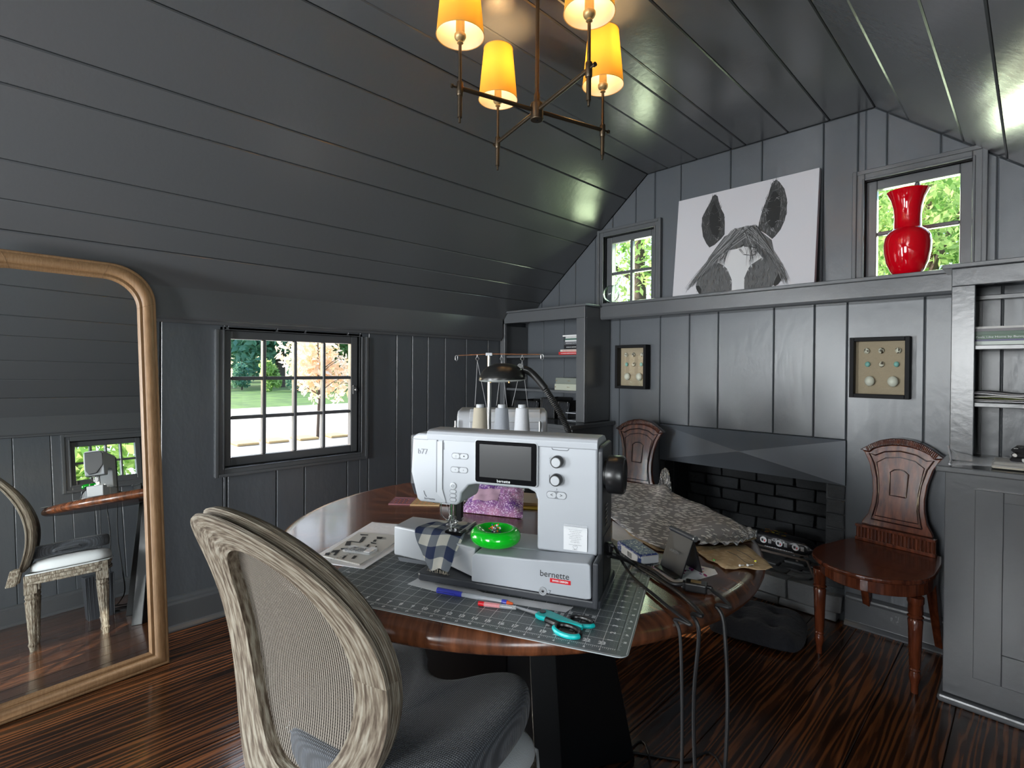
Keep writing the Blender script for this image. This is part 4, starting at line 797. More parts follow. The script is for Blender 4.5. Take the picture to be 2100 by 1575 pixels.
q(-e0 - 24 * I, e0 - .0004, -e0, e0 + .0004); q(-e0 - .0004, e0, -e0 + .0004, e0 + 17 * I); q(-MW + .008, .0015, -.010, .0024); q(-.0024, .01, -.0015, MH - .01)
for n in range(24 * 4):
    for k in range(17 * 4):
        if n % 4 and k % 4: x = -e0 - I * n / 4; y = e0 + I * k / 4; q(x - .00028, y - .00028, x + .00028, y + .00028)
for i, s_ in enumerate((.07, .085, .10, .125, .14, .155)):       # blocks of small print near the corner
    for k in range(13):
        if k % 5 == i % 3: continue
        y = .052 + k * .0052; x = -.075 - .013 * i - (.004 if i > 2 else 0); q(x - .0035, y, x + .0035, y + .0036)
g.build('grid_lines', white_ink, t, kind='stuff')
def numtext(items, name, m_, par, z, bold=.0006):
    mb = MB()
    for s, x, y, sz, rot in items:
        cu_ = bpy.data.curves.new('t', 'FONT'); cu_.body = s; cu_.size = sz; cu_.align_x = 'CENTER'; cu_.align_y = 'CENTER'; cu_.offset = bold; cu_.resolution_u = 2
        o_ = bpy.data.objects.new('t', cu_); C.objects.link(o_); me = bpy.data.meshes.new_from_object(o_.evaluated_get(bpy.context.evaluated_depsgraph_get())); bpy.data.objects.remove(o_)
        M_ = Matrix.Translation((x, y, z)) @ Matrix.Rotation(rot, 4, 'Z'); mb.add([M_ @ v.co for v in me.vertices], [tuple(p.vertices) for p in me.polygons]); bpy.data.meshes.remove(me)
    return mb.build(name, m_, par)
its = [(str(n), -e0 - I * (24 - n), e0 + .0115, .0125, 0) for n in range(1, 24)] + [(str(n), -e0 - .014, e0 + I * n, .0125, PI / 2) for n in range(1, 17)]
its += [(str(n), -e0 - I * n, e0 - .0095, .006, 0) for n in range(1, 24)] + [(str(17 - n), -e0 + .010, e0 + I * n, .006, PI / 2) for n in range(1, 17)] + [(str(n), -e0 - 24 * I + .012, e0 + I * n, .0105, -PI / 2) for n in range(1, 17)]
numtext(its, 'numbers', white_ink, t, MZ + .0002)
# ================================================================== SEWING MACHINE
t = thing('sewing_machine', 'large white sewing machine with dark screen on the grey cutting mat', 'sewing machine', (-.578, .773, TZ + .0022), R_(25.2)); SM = t
def fx(v): return lambda a, b, h: (a, h, b)
def Fm(u, v, w_): return WM[SM] @ frame(Vector((u, v, w_)), (1, 0, 0), (0, 0, 1))
bs = MB(); bs.prism(rr(-.362, -.001, .024, .172, .012), .004, .019, lambda a, b, h: (a, b, h)); bs.build('base_plate', dark_pl, t, bev=.003)
ft = MB(); [ft.cyl((x, y, 0), (x, y, .0042), .01) for x, y in ((-.34, .02), (0, .02), (-.34, .15), (0, .15))]; ft.build('foot_pad', black_pl, t)
MB().prism([(-.236, .0195), (-.236, .070), (-.228, .077), (-.12, .080), (-.06, .084), (.0, .087), (.004, .083), (.006, .022), (-.004, .0195)], -.0005, .052, fx(0)).build('lower_front', white_pl, t, bev=.006, smooth=True, seg=3)
body = [(-.404, .296), (-.408, .216), (-.392, .158), (-.384, .153), (-.296, .153), (-.288, .160), (-.284, .180), (-.268, .198), (-.252, .202), (-.135, .202), (-.120, .196), (-.1155, .182), (-.1155, .0815), (.006, .0815), (.006, .3005), (.0, .303), (-.39, .303)]
MB().prism(body, .0525, .152, fx(0)).build('housing', white_pl, t, bev=.007, smooth=True, seg=4)
MB().prism([(-.236, .0195), (-.236, .078), (.006, .0812), (.006, .0195)], .0525, .152, fx(0)).build('bed', white_pl, t, bev=.004)
# lid with a rounded back edge
lid = MB(); lp = [(.048, .291), (.047, .303), (.051, .309), (.060, .3125), (.110, .3125), (.128, .309), (.145, .300), (.1535, .288), (.1535, .286), (.060, .291)]
lid.prism(lp, -.366, .0065, lambda a, b, h: (h, a, b)).build('lid', white_pl, t, bev=.003, smooth=True, seg=3)
ln = MB(); ln.box((-.112, .0515, .2895), (.006, .0528, .2903)); ln.box((-.404, .0515, .2895), (-.366, .0528, .2903)); ln.build('seam', groove, t)
# free arm and accessory box
MB().add([(-.330, .060, .022), (-.237, .012, .022), (-.237, .148, .022), (-.330, .148, .022), (-.345, .052, .076), (-.237, .020, .080), (-.237, .150, .080), (-.345, .150, .076)], [(0, 3, 2, 1), (4, 5, 6, 7), (0, 1, 5, 4), (1, 2, 6, 5), (2, 3, 7, 6), (3, 0, 4, 7)]).build('free_arm', white_pl2, t, bev=.003)
MB().add([(-.462, .070, .020), (-.345, .052, .020), (-.345, .150, .020), (-.462, .150, .020), (-.462, .070, .086), (-.345, .050, .0865), (-.345, .152, .0865), (-.462, .152, .086)], [(0, 3, 2, 1), (4, 5, 6, 7), (0, 1, 5, 4), (1, 2, 6, 5), (2, 3, 7, 6), (3, 0, 4, 7)]).build('accessory_box', white_pl2, t, bev=.004, seg=3)
MB().prism([(-.445, .0198), (-.36, .0198), (-.365, .012), (-.44, .012)], .06, .064, fx(0)).build('box_latch', groove, t)
MB().box((-.345, .07, .0868), (-.262, .135, .0880)).build('needle_plate', steel, t, bev=.0004)
mg = box('seam_guide', (-.322, .050, .0885), (-.283, .077, .0965), black_gl, t, bev=.001); 
MB().tube([(-.310, .058, .097), (-.310, .058, .110), (-.305, .06, .1125), (-.300, .06, .108)], .0016).build('guide_pin', steel, t, smooth=True); MB().box((-.290, .052, .0885), (-.286, .135, .0975)).build('guide_bar', steel, t, bev=.0005)
# dark right side, socket panel and hand wheel
MB().prism(rr(.050, .004, .158, .298, .016), .0075, .0165, lambda a, b, h: (h, a, b)).build('side_cover', dark_pl, t, bev=.003)
MB().prism([(-.003, .004), (.05, .004), (.05, .09), (-.001, .09)], .0078, .019, lambda a, b, h: (h, a, b)).build('side_skirt', dark_pl, t, bev=.004)
MB().prism(rr(.062, .02, .15, .12, .004), .0168, .0178, lambda a, b, h: (h, a, b)).build('socket_panel', black_pl, t)
sl_ = MB(); [sl_.box((.0179, .075 + .0 * k, .135 + k * .008), (.0184, .10, .139 + k * .008)) for k in range(6)]; sl_.build('vent', black_gl, t)
Mw = Matrix.Translation((.0168, .078, .240)) @ Matrix.Rotation(PI / 2, 4, 'Y')
MB().lathe([(.028, 0), (.028, .004), (.036, .006), (.0375, .010), (.0375, .034), (.035, .038), (.031, .039), (.030, .037), (.001, .037)], seg=40, M=Mw).build('hand_wheel', black_pl, t, smooth=True)
MB().prism([(.060, .300), (.140, .300), (.150, .285), (.150, .215), (.115, .165), (.075, .160), (.058, .190), (.058, .290)], -.4125, -.3985, lambda a, b, h: (h, a, b)).build('end_cover', dark_pl, t, bev=.004)
# screen
MB().prism(rr(-.2515, .207, -.1130, .2985, .007), .0465, .0535, fx(0)).build('screen_bezel', white_pl2, t, bev=.002)
MB().prism(rr(-.249, .2095, -.1155, .296, .005), .0455, .0468, fx(0)).build('screen_glass', black_gl, t)
MB().box((-.2395, .0449, .2205), (-.1265, .0455, .2885)).build('display', lcd, t)
text('bernette', .0085, Fm(-.186, .0453, .2145), white_ink, t)
text('b77', .0165, Fm(-.378, .0518, .263), ink_g, t, sx=1.0); text('bernette', .0075, Fm(-.360, .0518, .1615), groove, t)
text('bernette', .0165, Fm(-.064, -.0009, .057), ink, t, sx=1.0)
box('badge', (-.0725, -.0012, .0425), (-.0325, -.0006, .0505), red_pl, t); text('SWISS DESIGN', .0048, Fm(-.0525, -.0014, .0465), white_ink, t, bold=.00012)
MB().lathe([(.008, 0), (.008, .0015), (.0058, .0015), (.005, -.002), (.0005, -.002)], seg=24, M=Matrix.Translation((-.0865, -.0006, .0235)) @ Matrix.Rotation(PI / 2, 4, 'X')).build('knee_lifter_socket', mat('socket_grey', (.35, .36, .38), .4), t, smooth=True)
box('socket_hole', (-.0885, -.0022, .0215), (-.0845, -.0018, .0255), black_gl, t); text('7', .012, Fm(-.073, -.0009, .0225), groove, t)
# knobs, buttons, thread path
for w_, u in ((.2625, -.0735), (.2265, -.0750)):
    Mk = Matrix.Translation((u, .0523, w_)) @ Matrix.Rotation(PI / 2, 4, 'X')
    k = MB().lathe([(.0122, 0), (.0122, .003), (.0118, .012), (.0108, .0135), (.001, .0135)], seg=32, M=Mk).build('knob', black_pl, t, smooth=True)
    MB().lathe([(.0092, .0136), (.0092, .0145), (.0085, .0152), (.001, .0152)], seg=32, M=Mk).build('knob_cap', white_pl2, k, smooth=True)
pill = lambda u0, w0, u1, w1_, nm='button', v0=.0508, v1=.053, m_=white_pl2: MB().prism(rr(u0, w0, u1, w1_, (w1_ - w0) * .48, 6), v0, v1, fx(0)).build(nm, m_, t, bev=.0008)
for (a, b, c, d) in ((-.0950, .1885, -.0555, .2015), (-.3065, .2535, -.2690, .2645), (-.3090, .2240, -.2700, .2350)):
    MB().prism(rr(a - .001, b - .001, c + .001, d + .001, (d - b) * .5, 6), .0519, .0524, fx(0)).build('button_well', groove, t); pill(a, b, (a + c) / 2 - .0004, d); pill((a + c) / 2 + .0004, b, c, d)
text('<', .010, Fm(-.085, .0504, .195), ink, t); text('>', .010, Fm(-.0655, .0504, .195), ink, t)
text('::', .008, Fm(-.297, .0504, .259), ink, t); text('•', .012, Fm(-.278, .0504, .259), ink, t); text('•', .008, Fm(-.298, .0504, .2295), ink_g, t); text('•', .008, Fm(-.279, .0504, .2295), ink_g, t)
MB().lathe([(.0075, 0), (.0075, .002), (.0062, .0028), (.001, .0028)], seg=24, M=Matrix.Translation((-.3035, .0523, .1945)) @ Matrix.Rotation(PI / 2, 4, 'X')).build('start_button', white_pl2, t, smooth=True); text('O', .009, Fm(-.3035, .0492, .1945), ink_g, t)
for w_ in (.1825, .1735, .1645): MB().prism(rr(-.3115, w_ - .0042, -.2955, w_ + .0042, .0042, 6), .0519, .0523, fx(0)).build('button_well', groove, t); pill(-.3105, w_ - .0034, -.2965, w_ + .0034)
sl_ = MB(); sl_.box((-.3440, .0505, .178), (-.3415, .0530, .291)); sl_.box((-.3290, .0508, .185), (-.3282, .0530, .291)); sl_.add([(-.3440, .0512, .178), (-.3415, .0512, .178), (-.318, .0512, .156), (-.321, .0512, .156)], [(0, 1, 2, 3)]); sl_.add([(-.3290, .0512, .185), (-.3282, .0512, .185), (-.3205, .0512, .160), (-.3215, .0512, .160)], [(0, 1, 2, 3)]); sl_.build('thread_slot', groove, t)
pp = MB(); pp.add([(-.3412, .0500, .175), (-.3292, .0500, .185), (-.3292, .0500, .288), (-.3412, .0500, .288), (-.322, .0500, .158), (-.3205, .0500, .16)], [(0, 1, 2, 3), (0, 4, 5, 1)]); pp.build('thread_path_cover', white_pl2, t)
sl_ = MB(); sl_.box((-.3265, .0516, .272), (-.3259, .0525, .286)); sl_.box((-.3275, .0516, .271), (-.3249, .0525, .2725)); sl_.tube([(-.086, .0515, .2885), (-.084, .0515, .2855), (-.070, .0515, .2845), (-.054, .0515, .2850), (-.0515, .0515, .2880)], .0009, 5); sl_.tube([(-.0905, .0515, .258), (-.0875, .0515, .260), (-.0905, .0515, .263), (-.0875, .0515, .265), (-.0905, .0515, .268), (-.0875, .0515, .270)], .0003, 4); sl_.box((-.0905, .0515, .217), (-.0901, .0523, .235)); sl_.box((-.0755, .0515, .205), (-.0745, .0523, .2085)); sl_.tube([(-.078, .052, .2035), (-.076, .052, .2045), (-.073, .052, .2015), (-.071, .052, .2025), (-.072, .052, .2038), (-.076, .052, .2015), (-.078, .052, .2024)], .0003, 4); sl_.build('printed_marks', ink_g, t)
# needle, presser foot
nb = MB(); nb.cyl((-.3315, .098, .110), (-.3315, .098, .158), .0032); nb.cyl((-.3315, .098, .090), (-.3315, .098, .111), .0008); nb.cyl((-.3315, .098, .106), (-.3315, .098, .116), .0052); nb.build('needle_bar', chrome, t, smooth=True)
pf = MB(); pf.cyl((-.3255, .106, .100), (-.3255, .106, .158), .0042); pf.box((-.331, .102, .098), (-.319, .112, .114)); pf.box((-.343, .086, .0905), (-.322, .118, .0925)); pf.box((-.340, .086, .0925), (-.337, .105, .098)); pf.box((-.328, .086, .0925), (-.325, .105, .098)); pf.cyl((-.345, .103, .104), (-.316, .103, .104), .0025); pf.cyl((-.318, .106, .107), (-.306, .106, .109), .0035, seg=8); pf.tube([(-.352, .09, .16), (-.352, .09, .118), (-.345, .098, .106)], .0011, 6); pf.build('presser_foot', chrome, t, bev=.0004)
lv = MB(); lv.box((-.319, .100, .104), (-.308, .114, .158)); lv.box((-.368, .08, .145), (-.352, .10, .1525)); lv.build('threader', black_pl, t, bev=.001)
MB().tube([(-.3205, .0515, .158), (-.325, .07, .135), (-.3312, .092, .118), (-.3312, .0965, .092), (-.332, .094, .0905), (-.30, .12, .0915), (-.272, .15, .096)], .0003, 4).build('needle_thread', white_ink, t)
MB().tube([(-.375, .0515, .178), (-.372, .0515, .170), (-.368, .0515, .165)], .0006, 5).build('thread_hook', groove, t)
# printed card taped to the column
cd_ = thing('verse_card', 'small white card with a printed verse and heart taped on the machine column', 'card', tuple(WM[SM] @ Vector((-.036, .0495, .0905))), R_(25.2))
box('card', (-.0235, -.0005, 0), (.0235, 0, .046), mat('card_paper', (.74, .75, .77), .5), cd_)
cl_ = MB(); cl_.add([(-.0235, -.0008, .040), (.0235, -.0008, .040), (.0235, -.0008, .051), (-.0235, -.0008, .051)], [(0, 1, 2, 3)]); cl_.build('tape', clear_pl, cd_)
for k, s in enumerate(('May you always be blessed', 'with walls for the wind,', 'a roof for the rain,', 'a warm cup of tea by the fire,', 'laughter to cheer you,', 'those you love near you,', 'and all that your', 'heart might desire.', 'Love from Frank & Eileen')):
    text(s, .0029, WM[cd_] @ frame(Vector((0, -.0007, .0405 - k * .0034 - (.002 if k == 8 else 0))), (1, 0, 0), (0, 0, 1)), ink_g, cd_, ext=0, sx=.85)
hp_ = [(.0045 * .27 * 16 * math.sin(a) ** 3 / 4.3, .0045 * .27 * (13 * math.cos(a) - 5 * math.cos(2 * a) - 2 * math.cos(3 * a) - math.cos(4 * a)) / 4.3) for a in [2 * PI * k / 24 for k in range(25)]]
MB().tube([(a, -.0008, .0065 + b) for a, b in hp_], .00025, 4).build('heart', ink_g, cd_)
strokes(.010, .0011, WM[cd_] @ frame(Vector((-.005, -.0007, .0022)), (1, 0, 0), (0, 0, 1)), ink_g, cd_)
# gingham scrap hanging over the free arm
t = thing('gingham_scrap', 'navy and cream gingham fabric scrap under the presser foot, hanging over the bed', 'fabric', tuple(WM[SM] @ Vector((-.33, .09, .0883))), R_(25.2))
spine = [(.050, .0012), (.03, .0016), (.01, .0014), (-.012, .0018), (-.028, .0045), (-.040, .001), (-.055, -.018), (-.064, -.034), (-.070, -.050), (-.074, -.062)]
Lx = [-.028, -.045, -.062, -.066, -.068, -.066, -.052, -.036, -.026, -.012]; Rx = [.058, .050, .044, .050, .050, .054, .050, .046, .042, .036]
rows = []
for i, (y, z) in enumerate(spine):
    rows.append([(Lx[i] + (Rx[i] - Lx[i]) * j / 14, y + (.0035 * math.sin(j * .8 + i) if i > 4 else 0) - (.008 * (j / 14) if i > 5 else 0) + (.004 if i < 6 else 0) * 0, z + (.0014 * (1 + math.sin(j * 1.1 + i * .9)) if i < 5 else -.004 * math.sin(j * .5))) for j in range(15)])
arc = [0]
for a, b in zip(spine, spine[1:]): arc.append(arc[-1] + math.dist(a, b))
cell = .047
MB().grid(rows, uv=lambda i, j: ((Lx[min(i, 9)] + (Rx[min(i, 9)] - Lx[min(i, 9)]) * j / 14) / cell + .004 * i, arc[min(i, 9)] / cell)).build('cloth', gingham, t, smooth=True, sub=2, solid=.0007)
fr = MB()
for k in range(26): j = random.uniform(0, 14); x = Lx[-1] + (Rx[-1] - Lx[-1]) * j / 14; fr.tube([(x, -.074 - .008 * j / 14, -.061), (x + random.uniform(-.002, .002), -.075 - .008 * j / 14, -.064 - random.uniform(0, .004)), (x + random.uniform(-.004, .004), -.076, -.066 - random.uniform(0, .006))], .00035, 4)
fr.build('frayed_edge', thread_c, t)
# ================================================================== PIN CUSHION AND PINS
pcw = WM[SM] @ Vector((-.203, .046, .0835)); t = thing('pin_cushion', 'bright green magnetic pin cushion dish on the white machine bed', 'pin cushion', tuple(pcw), R_(10))
MB().lathe([(.001, 0), (.030, 0), (.040, .002), (.0485, .007), (.0515, .011), (.0520, .0120), (.0515, .0125), (.0525, .0135), (.0535, .018), (.0520, .026), (.047, .032), (.041, .0345), (.036, .034), (.032, .030), (.022, .024), (.010, .0215), (.001, .021)], seg=56, sc=(1, .93)).build('dish', green_pl, t, smooth=True)
pc = {'white': (.8, .82, .85), 'red': (.7, .02, .01), 'black': (.01, .01, .012), 'orange': (.85, .18, .01), 'navy': (.02, .03, .25)}
pm = {k: mat('pin_head_' + k, v, .15) for k, v in pc.items()}; names = list(pc)
base = WM[t]
for i in range(30):
    k = names[i % 5] if i % 7 else 'white'; a = random.uniform(0, 2 * PI); r1 = random.uniform(.004, .014); lean_ = random.uniform(.6, 1.25); h0 = .0225
    if i % 3 == 0: top = (r1 * math.cos(a) * 1.3, r1 * math.sin(a) * .7, h0 + random.uniform(.003, .008)); bot = (top[0] * .2, top[1] * .2, h0)
    else: top = (r1 * math.cos(a), r1 * math.sin(a) * .7, h0 + random.uniform(.011, .0175)); bot = (top[0] * .4, top[1] * .4, h0)
    m = MB(); m.cyl(bot, top, .00032, seg=5, mi=0); m.ball(top, .0017, 8, mi=1); m.v = [tuple(base @ Vector(v)) for v in m.v]
    tag(m.build('dressmaking_pin', [steel, pm[k]], smooth=True), 'dressmaking pin with a %s glass head standing in the green dish' % k, 'pin', 'dressmaking pins in the green dish')
# ================================================================== PENS, SCISSORS, WHITE STRIP on the mat
Z = TZ + .0024
def pz(px, py, z=Z): return at_z(px, py, z)
t = thing('white_strip', 'white strip lying on the mat under the front of the machine', 'paper', tuple(pz(1000, 1215)), R_(25))
MB().add([pz(835, 1198), pz(905, 1216), pz(985, 1228), pz(1160, 1256), pz(1176, 1245), pz(990, 1215), pz(945, 1195), pz(872, 1178)], [(0, 1, 2, 3, 4, 5, 6, 7)]).build('strip', paper, t, world=True, solid=.0002)  # flat white sheet along the machine's front edge
a, b = pz(897, 1210, Z + .0055), pz(1050, 1238, Z + .0055); d = (b - a).normalized(); L = (b - a).length
t = thing('ballpoint_pen', 'clear ballpoint pen with a blue cap on the cutting mat', 'pen', tuple(a), math.atan2(d.y, d.x))
MB().cyl((.048, 0, 0), (L - .012, 0, 0), .0045).build('barrel', mat('clear_barrel', (.6, .63, .68), .15, alpha=.6), t, smooth=True); MB().cyl((.0, 0, 0), (.055, 0, 0), .0056, .0052, seg=16).build('cap', blue_pl, t, bev=.0008, smooth=True)
MB().box((.004, -.0085, -.0015), (.042, -.0062, .0015)).build('clip', blue_pl, t, bev=.0004); MB().cyl((L - .02, 0, 0), (L - .010, 0, 0), .0052).build('collar', blue_pl, t, smooth=True); MB().cyl((L - .010, 0, 0), (L + .002, 0, 0), .0045, .002).build('tip', mat('orange_tip', (.8, .12, .03), .3), t, smooth=True)
MB().cyl((.05, 0, 0), (L - .02, 0, 0), .0016).build('ink_tube', white_pl, t)
a, b = pz(981, 1237, Z + .0045), pz(1054, 1246, Z + .0045); d = (b - a).normalized(); L = (b - a).length
t = thing('seam_ripper', 'red handled seam ripper with a clear cap lying beside the pen', 'seam ripper', tuple(a), math.atan2(d.y, d.x))
MB().cyl((0, 0, 0), (.042, 0, 0), .0044, .0042, seg=14).build('handle', red_pl, t, bev=.0006, smooth=True); MB().cyl((.012, 0, 0), (L + .004, 0, 0), .0052, .0035, seg=14).build('clear_cap', clear_pl, t, smooth=True); MB().cyl((.042, 0, 0), (L - .004, 0, 0), .0012).build('blade', steel, t)
# scissors, built flat: blades to the left, handles to the right
a, b = pz(1035, 1238, Z + .003), pz(1198, 1285, Z + .003); d = (b - a).normalized()
t = thing('scissors', 'pair of scissors with turquoise and black handles on the cutting mat', 'scissors', tuple(a), math.atan2(d.y, d.x) - .02)
pv = .078; bl_ = lambda y0, y1, w0, nm, z_: MB().prism([(0, y0), (pv * .5, y0 * .5 - w0), (pv + .01, -w0 * 1.3), (pv + .01, w0 * 1.1), (pv * .5, y0 * .5 + w0 * .7)], z_, z_ + .0016, lambda p, q_, h: (p, q_, h)).build(nm, steel, t, bev=.0003)
bl_(.004, 0, .0045, 'blade', -.0016); bl_(-.003, 0, .004, 'blade', .0003)
def loop(cx_, cy_, ra, rb, rot, r, m_, nm, s=0, e=2 * PI): MB().tube([(cx_ + ra * math.cos(k) * math.cos(rot) - rb * math.sin(k) * math.sin(rot), cy_ + ra * math.cos(k) * math.sin(rot) + rb * math.sin(k) * math.cos(rot), .001) for k in [s + (e - s) * i / 24 for i in range(25)]], r, 8).build(nm, m_, t, smooth=True)
MB().prism([(pv - .006, -.012), (pv - .004, .012), (pv + .012, .014), (pv + .05, .006), (pv + .085, .000), (pv + .086, -.008), (pv + .03, -.014), (pv + .005, -.016)], -.003, .006, lambda p, q_, h: (p, q_, h)).build('handle', teal_pl, t, bev=.003, smooth=True)
MB().cyl((pv + .004, 0, .0055), (pv + .004, 0, .0075), .006, seg=20).build('rivet', black_pl, t, smooth=True)
loop(pv + .072, .015, .022, .014, .05, .0036, black_pl, 'upper_loop'); loop(pv + .066, -.026, .024, .0155, -.15, .0042, black_pl, 'lower_loop'); MB().tube([(pv + .018, -.013, .001), (pv + .035, -.016, .001), (pv + .046, -.018, .001)], .0055, 8).build('lower_shank', black_pl, t, smooth=True)
loop(pv + .067, -.0265, .025, .0165, -.15, .0043, teal_pl, 'lower_grip', PI * 1.12, PI * 1.95); loop(pv + .074, .015, .023, .014, .05, .0037, teal_pl, 'upper_grip', PI * 1.2, PI * 1.95)
# ================================================================== BOOKLET, LITTLE BAG, RULERS, POUCH
def sheetpoly(name, pts, z, m_, par, th=.0004): return MB().prism([(p.x, p.y) for p in [at_z(a, b, z) for a, b in pts]], z, z + th, lambda a, b, h: (a, b, h)).build(name, m_, par, world=True)
zb = lambda x, y: (560 + x / 4.6325, 960 + y / 4.6325)
t = thing('pattern_booklet', 'open white pattern booklet with black technical drawings left of the machine', 'booklet', (-1.18, .66, TZ), 0)
for k in range(4): sheetpoly('page', [zb(*p) for p in ((940 - 5 * k, 515 + 3 * k), (1240, 540), (1225, 660), (1165 - 3 * k, 775 - 2 * k), (862 + 2 * k, 962 - k), (520 + 3 * k, 912 - 2 * k), (430 + 4 * k, 822))], TZ + .0006 + k * .0012, paper, t, .001)
lf = thing('pattern_leaflet', 'folded newsprint leaflet with black pattern diagrams lying on the booklet', 'leaflet', (-1.16, .64, TZ + .006), 0)
for k in range(2): sheetpoly('leaf', [zb(*p) for p in ((815 + 6 * k, 612), (1162 - 4 * k, 640), (1155, 712 - 4 * k), (1010, 812), (822, 925 - 8 * k), (470 + 8 * k, 840 - 3 * k))], TZ + .0058 + k * .0012, paper_g, lf, .001)
dg = MB(); zz = TZ + .0086
def dq(pts): p = [at_z(*zb(*q_), zz) for q_ in pts]; dg.add(p, [tuple(range(len(p)))])
for pts in ([(825, 625), (905, 630), (900, 640), (835, 638)], [(850, 650), (885, 652), (845, 705), (815, 700)], [(740, 690), (835, 705), (830, 712), (745, 700)], [(700, 695), (745, 690), (735, 735), (680, 735)], [(640, 760), (720, 755), (700, 775), (650, 775)], [(570, 780), (640, 775), (620, 800), (545, 802)], [(500, 805), (545, 800), (530, 830), (490, 826)], [(985, 650), (1045, 655), (1025, 675), (985, 672)], [(960, 680), (985, 678), (975, 700), (945, 698)], [(925, 700), (985, 715), (975, 722), (930, 715)], [(900, 725), (920, 722), (900, 750), (885, 748)], [(975, 740), (988, 742), (965, 775), (950, 770)], [(690, 770), (712, 770), (700, 790), (680, 788)], [(600, 790), (620, 800), (590, 830), (570, 826)], [(680, 830), (700, 832), (670, 862), (650, 858)], [(770, 830), (800, 832), (770, 862), (740, 860)]): dq(pts)
for k in range(9): dq([(545 + 30 * k, 868 - 9 * k), (560 + 30 * k, 869 - 9 * k), (559 + 30 * k, 872 - 9 * k), (544 + 30 * k, 871 - 9 * k)])
for c in ((1000, 655), (760, 745), (850, 730), (930, 770)): [dq([(c[0] + 20, c[1] + 8 * k), (c[0] + 75, c[1] + 3 + 8 * k), (c[0] + 75, c[1] + 5 + 8 * k), (c[0] + 20, c[1] + 2 + 8 * k)]) for k in range(3)]
dg.build('printed_diagrams', ink, lf, world=True)
c = at_z(*zb(800, 790), TZ + .009); t = thing('zip_pouch', 'tiny clear bag of grey snaps lying on the newsprint leaflet', 'bag', tuple(c), R_(28))
random.seed(21); sn = MB()
for k in range(60): sn.ball((random.uniform(-.022, .018), random.uniform(-.012, .012), .0035 + random.uniform(0, .002)), .0022, 6, (1, 1, .7))
sn.build('snaps', mat('grey_snaps', (.12, .13, .14), .3), t, kind='stuff'); MB().box((-.03, -.018, .0006), (.045, .018, .0074)).build('film', clear_pl, t, bev=.003); MB().box((.028, -.017, .0076), (.044, .017, .0085)).build('label', paper, t)
def slab(name, lab, pts, z, th, m_, cat='ruler', grp=None):
    c = sum((at_z(a, b, z) for a, b in pts), Vector()) / len(pts); t = thing(name, lab, cat, (c.x, c.y, z), 0, grp)
    MB().prism([(p.x, p.y) for p in [at_z(a, b, z) for a, b in pts]], z + .0002, z + th, lambda a, b, h: (a, b, h)).build('blade', m_, t, world=True, bev=.0005); return t
t = slab('quilting_ruler', 'pink tinted clear acrylic ruler lying left of the machine head', [zb(1160, 280), zb(1360, 290), zb(1300, 352), zb(1095, 347)], TZ, .003, pink_ac)
m = MB(); [m.add([at_z(*zb(1150 + 38 * i + 9 * j, 330 - 14 * j), TZ + .0034), at_z(*zb(1160 + 38 * i + 9 * j, 330 - 14 * j), TZ + .0034), at_z(*zb(1162 + 38 * i + 9 * j, 326 - 14 * j), TZ + .0034), at_z(*zb(1152 + 38 * i + 9 * j, 326 - 14 * j), TZ + .0034)], [(0, 1, 2, 3)]) for i in range(4) for j in range(3)]; m.build('print', orange_ink, t, world=True)
t = slab('quilting_ruler', 'yellow acrylic ruler with orange print lying under the machine head', [zb(1392, 265), zb(1600, 300), zb(1580, 362), zb(1300, 355)], TZ, .003, amber_ac)
m = MB(); [m.add([at_z(*zb(1335 + 45 * i + 12 * j, 342 - 18 * j), TZ + .0034), at_z(*zb(1352 + 45 * i + 12 * j, 342 - 18 * j), TZ + .0034), at_z(*zb(1356 + 45 * i + 12 * j, 337 - 18 * j), TZ + .0034), at_z(*zb(1339 + 45 * i + 12 * j, 337 - 18 * j), TZ + .0034)], [(0, 1, 2, 3)]) for i in range(5) for j in range(3)]; m.build('print', orange_ink, t, world=True)
c = at_z(918, 1035, TZ); t = thing('bobbin_box', 'small white and grey box on the yellow ruler behind the needle', 'box', (c.x, c.y, TZ + .0032), R_(30)); box('body', (-.022, -.012, 0), (.022, .012, .016), white_pl2, t, bev=.002); box('lid', (-.022, -.012, .0162), (.022, .012, .020), mat('smoke_lid', (.2, .25, .25), .3), t, bev=.001)
z4 = lambda x, y: (820 + x / 3.75, 840 + y / 3.75)
# glittery padded pouch
t = thing('glitter_pouch', 'shiny purple glitter padded pouch on the table behind the machine', 'pouch', (-1.17, 1.10, TZ), 0)
bl0, br0, tr0, tl0 = at_z(*z4(460, 785), TZ + .002), at_z(*z4(945, 838), TZ + .002), at_z(*z4(955, 600), TZ + .062), at_z(*z4(600, 572), TZ + .062)
rows_t, rows_b = [], []
for i in range(13):
    v = i / 12; A_ = bl0.lerp(tl0, v); B_ = br0.lerp(tr0, v); rt, rb_ = [], []
    for j in range(17):
        u = j / 16; p = A_.lerp(B_, u); edge = min(1, 5 * min(u, 1 - u, v, 1 - v)) ** .6; pf_ = .018 * edge + .0022 * math.sin(23 * u + 9 * v) * edge + .002 * math.sin(31 * v - 12 * u) * edge
        lw = max(TZ + .0012, p.z - .02 * edge - .04 * v * edge); rt.append((p.x, p.y, p.z + pf_)); rb_.append((p.x, p.y, min(lw, p.z)))
    rows_t.append(rt); rows_b.append(rb_)
m = MB(); m.grid(rows_t); m.grid(rows_b); m.build('padded_body', glitter, t, world=True, smooth=True)
lb = [rows_t[i][j] for i, j in ((4, 3), (4, 9), (8, 9), (8, 3))]; MB().grid([[tuple(Vector(rows_t[i][j]) + Vector((0, 0, .001))) for j in range(2, 10)] for i in range(3, 9)]).build('label', mat('pink_label', (.55, .35, .45), .5), t, world=True, smooth=True)
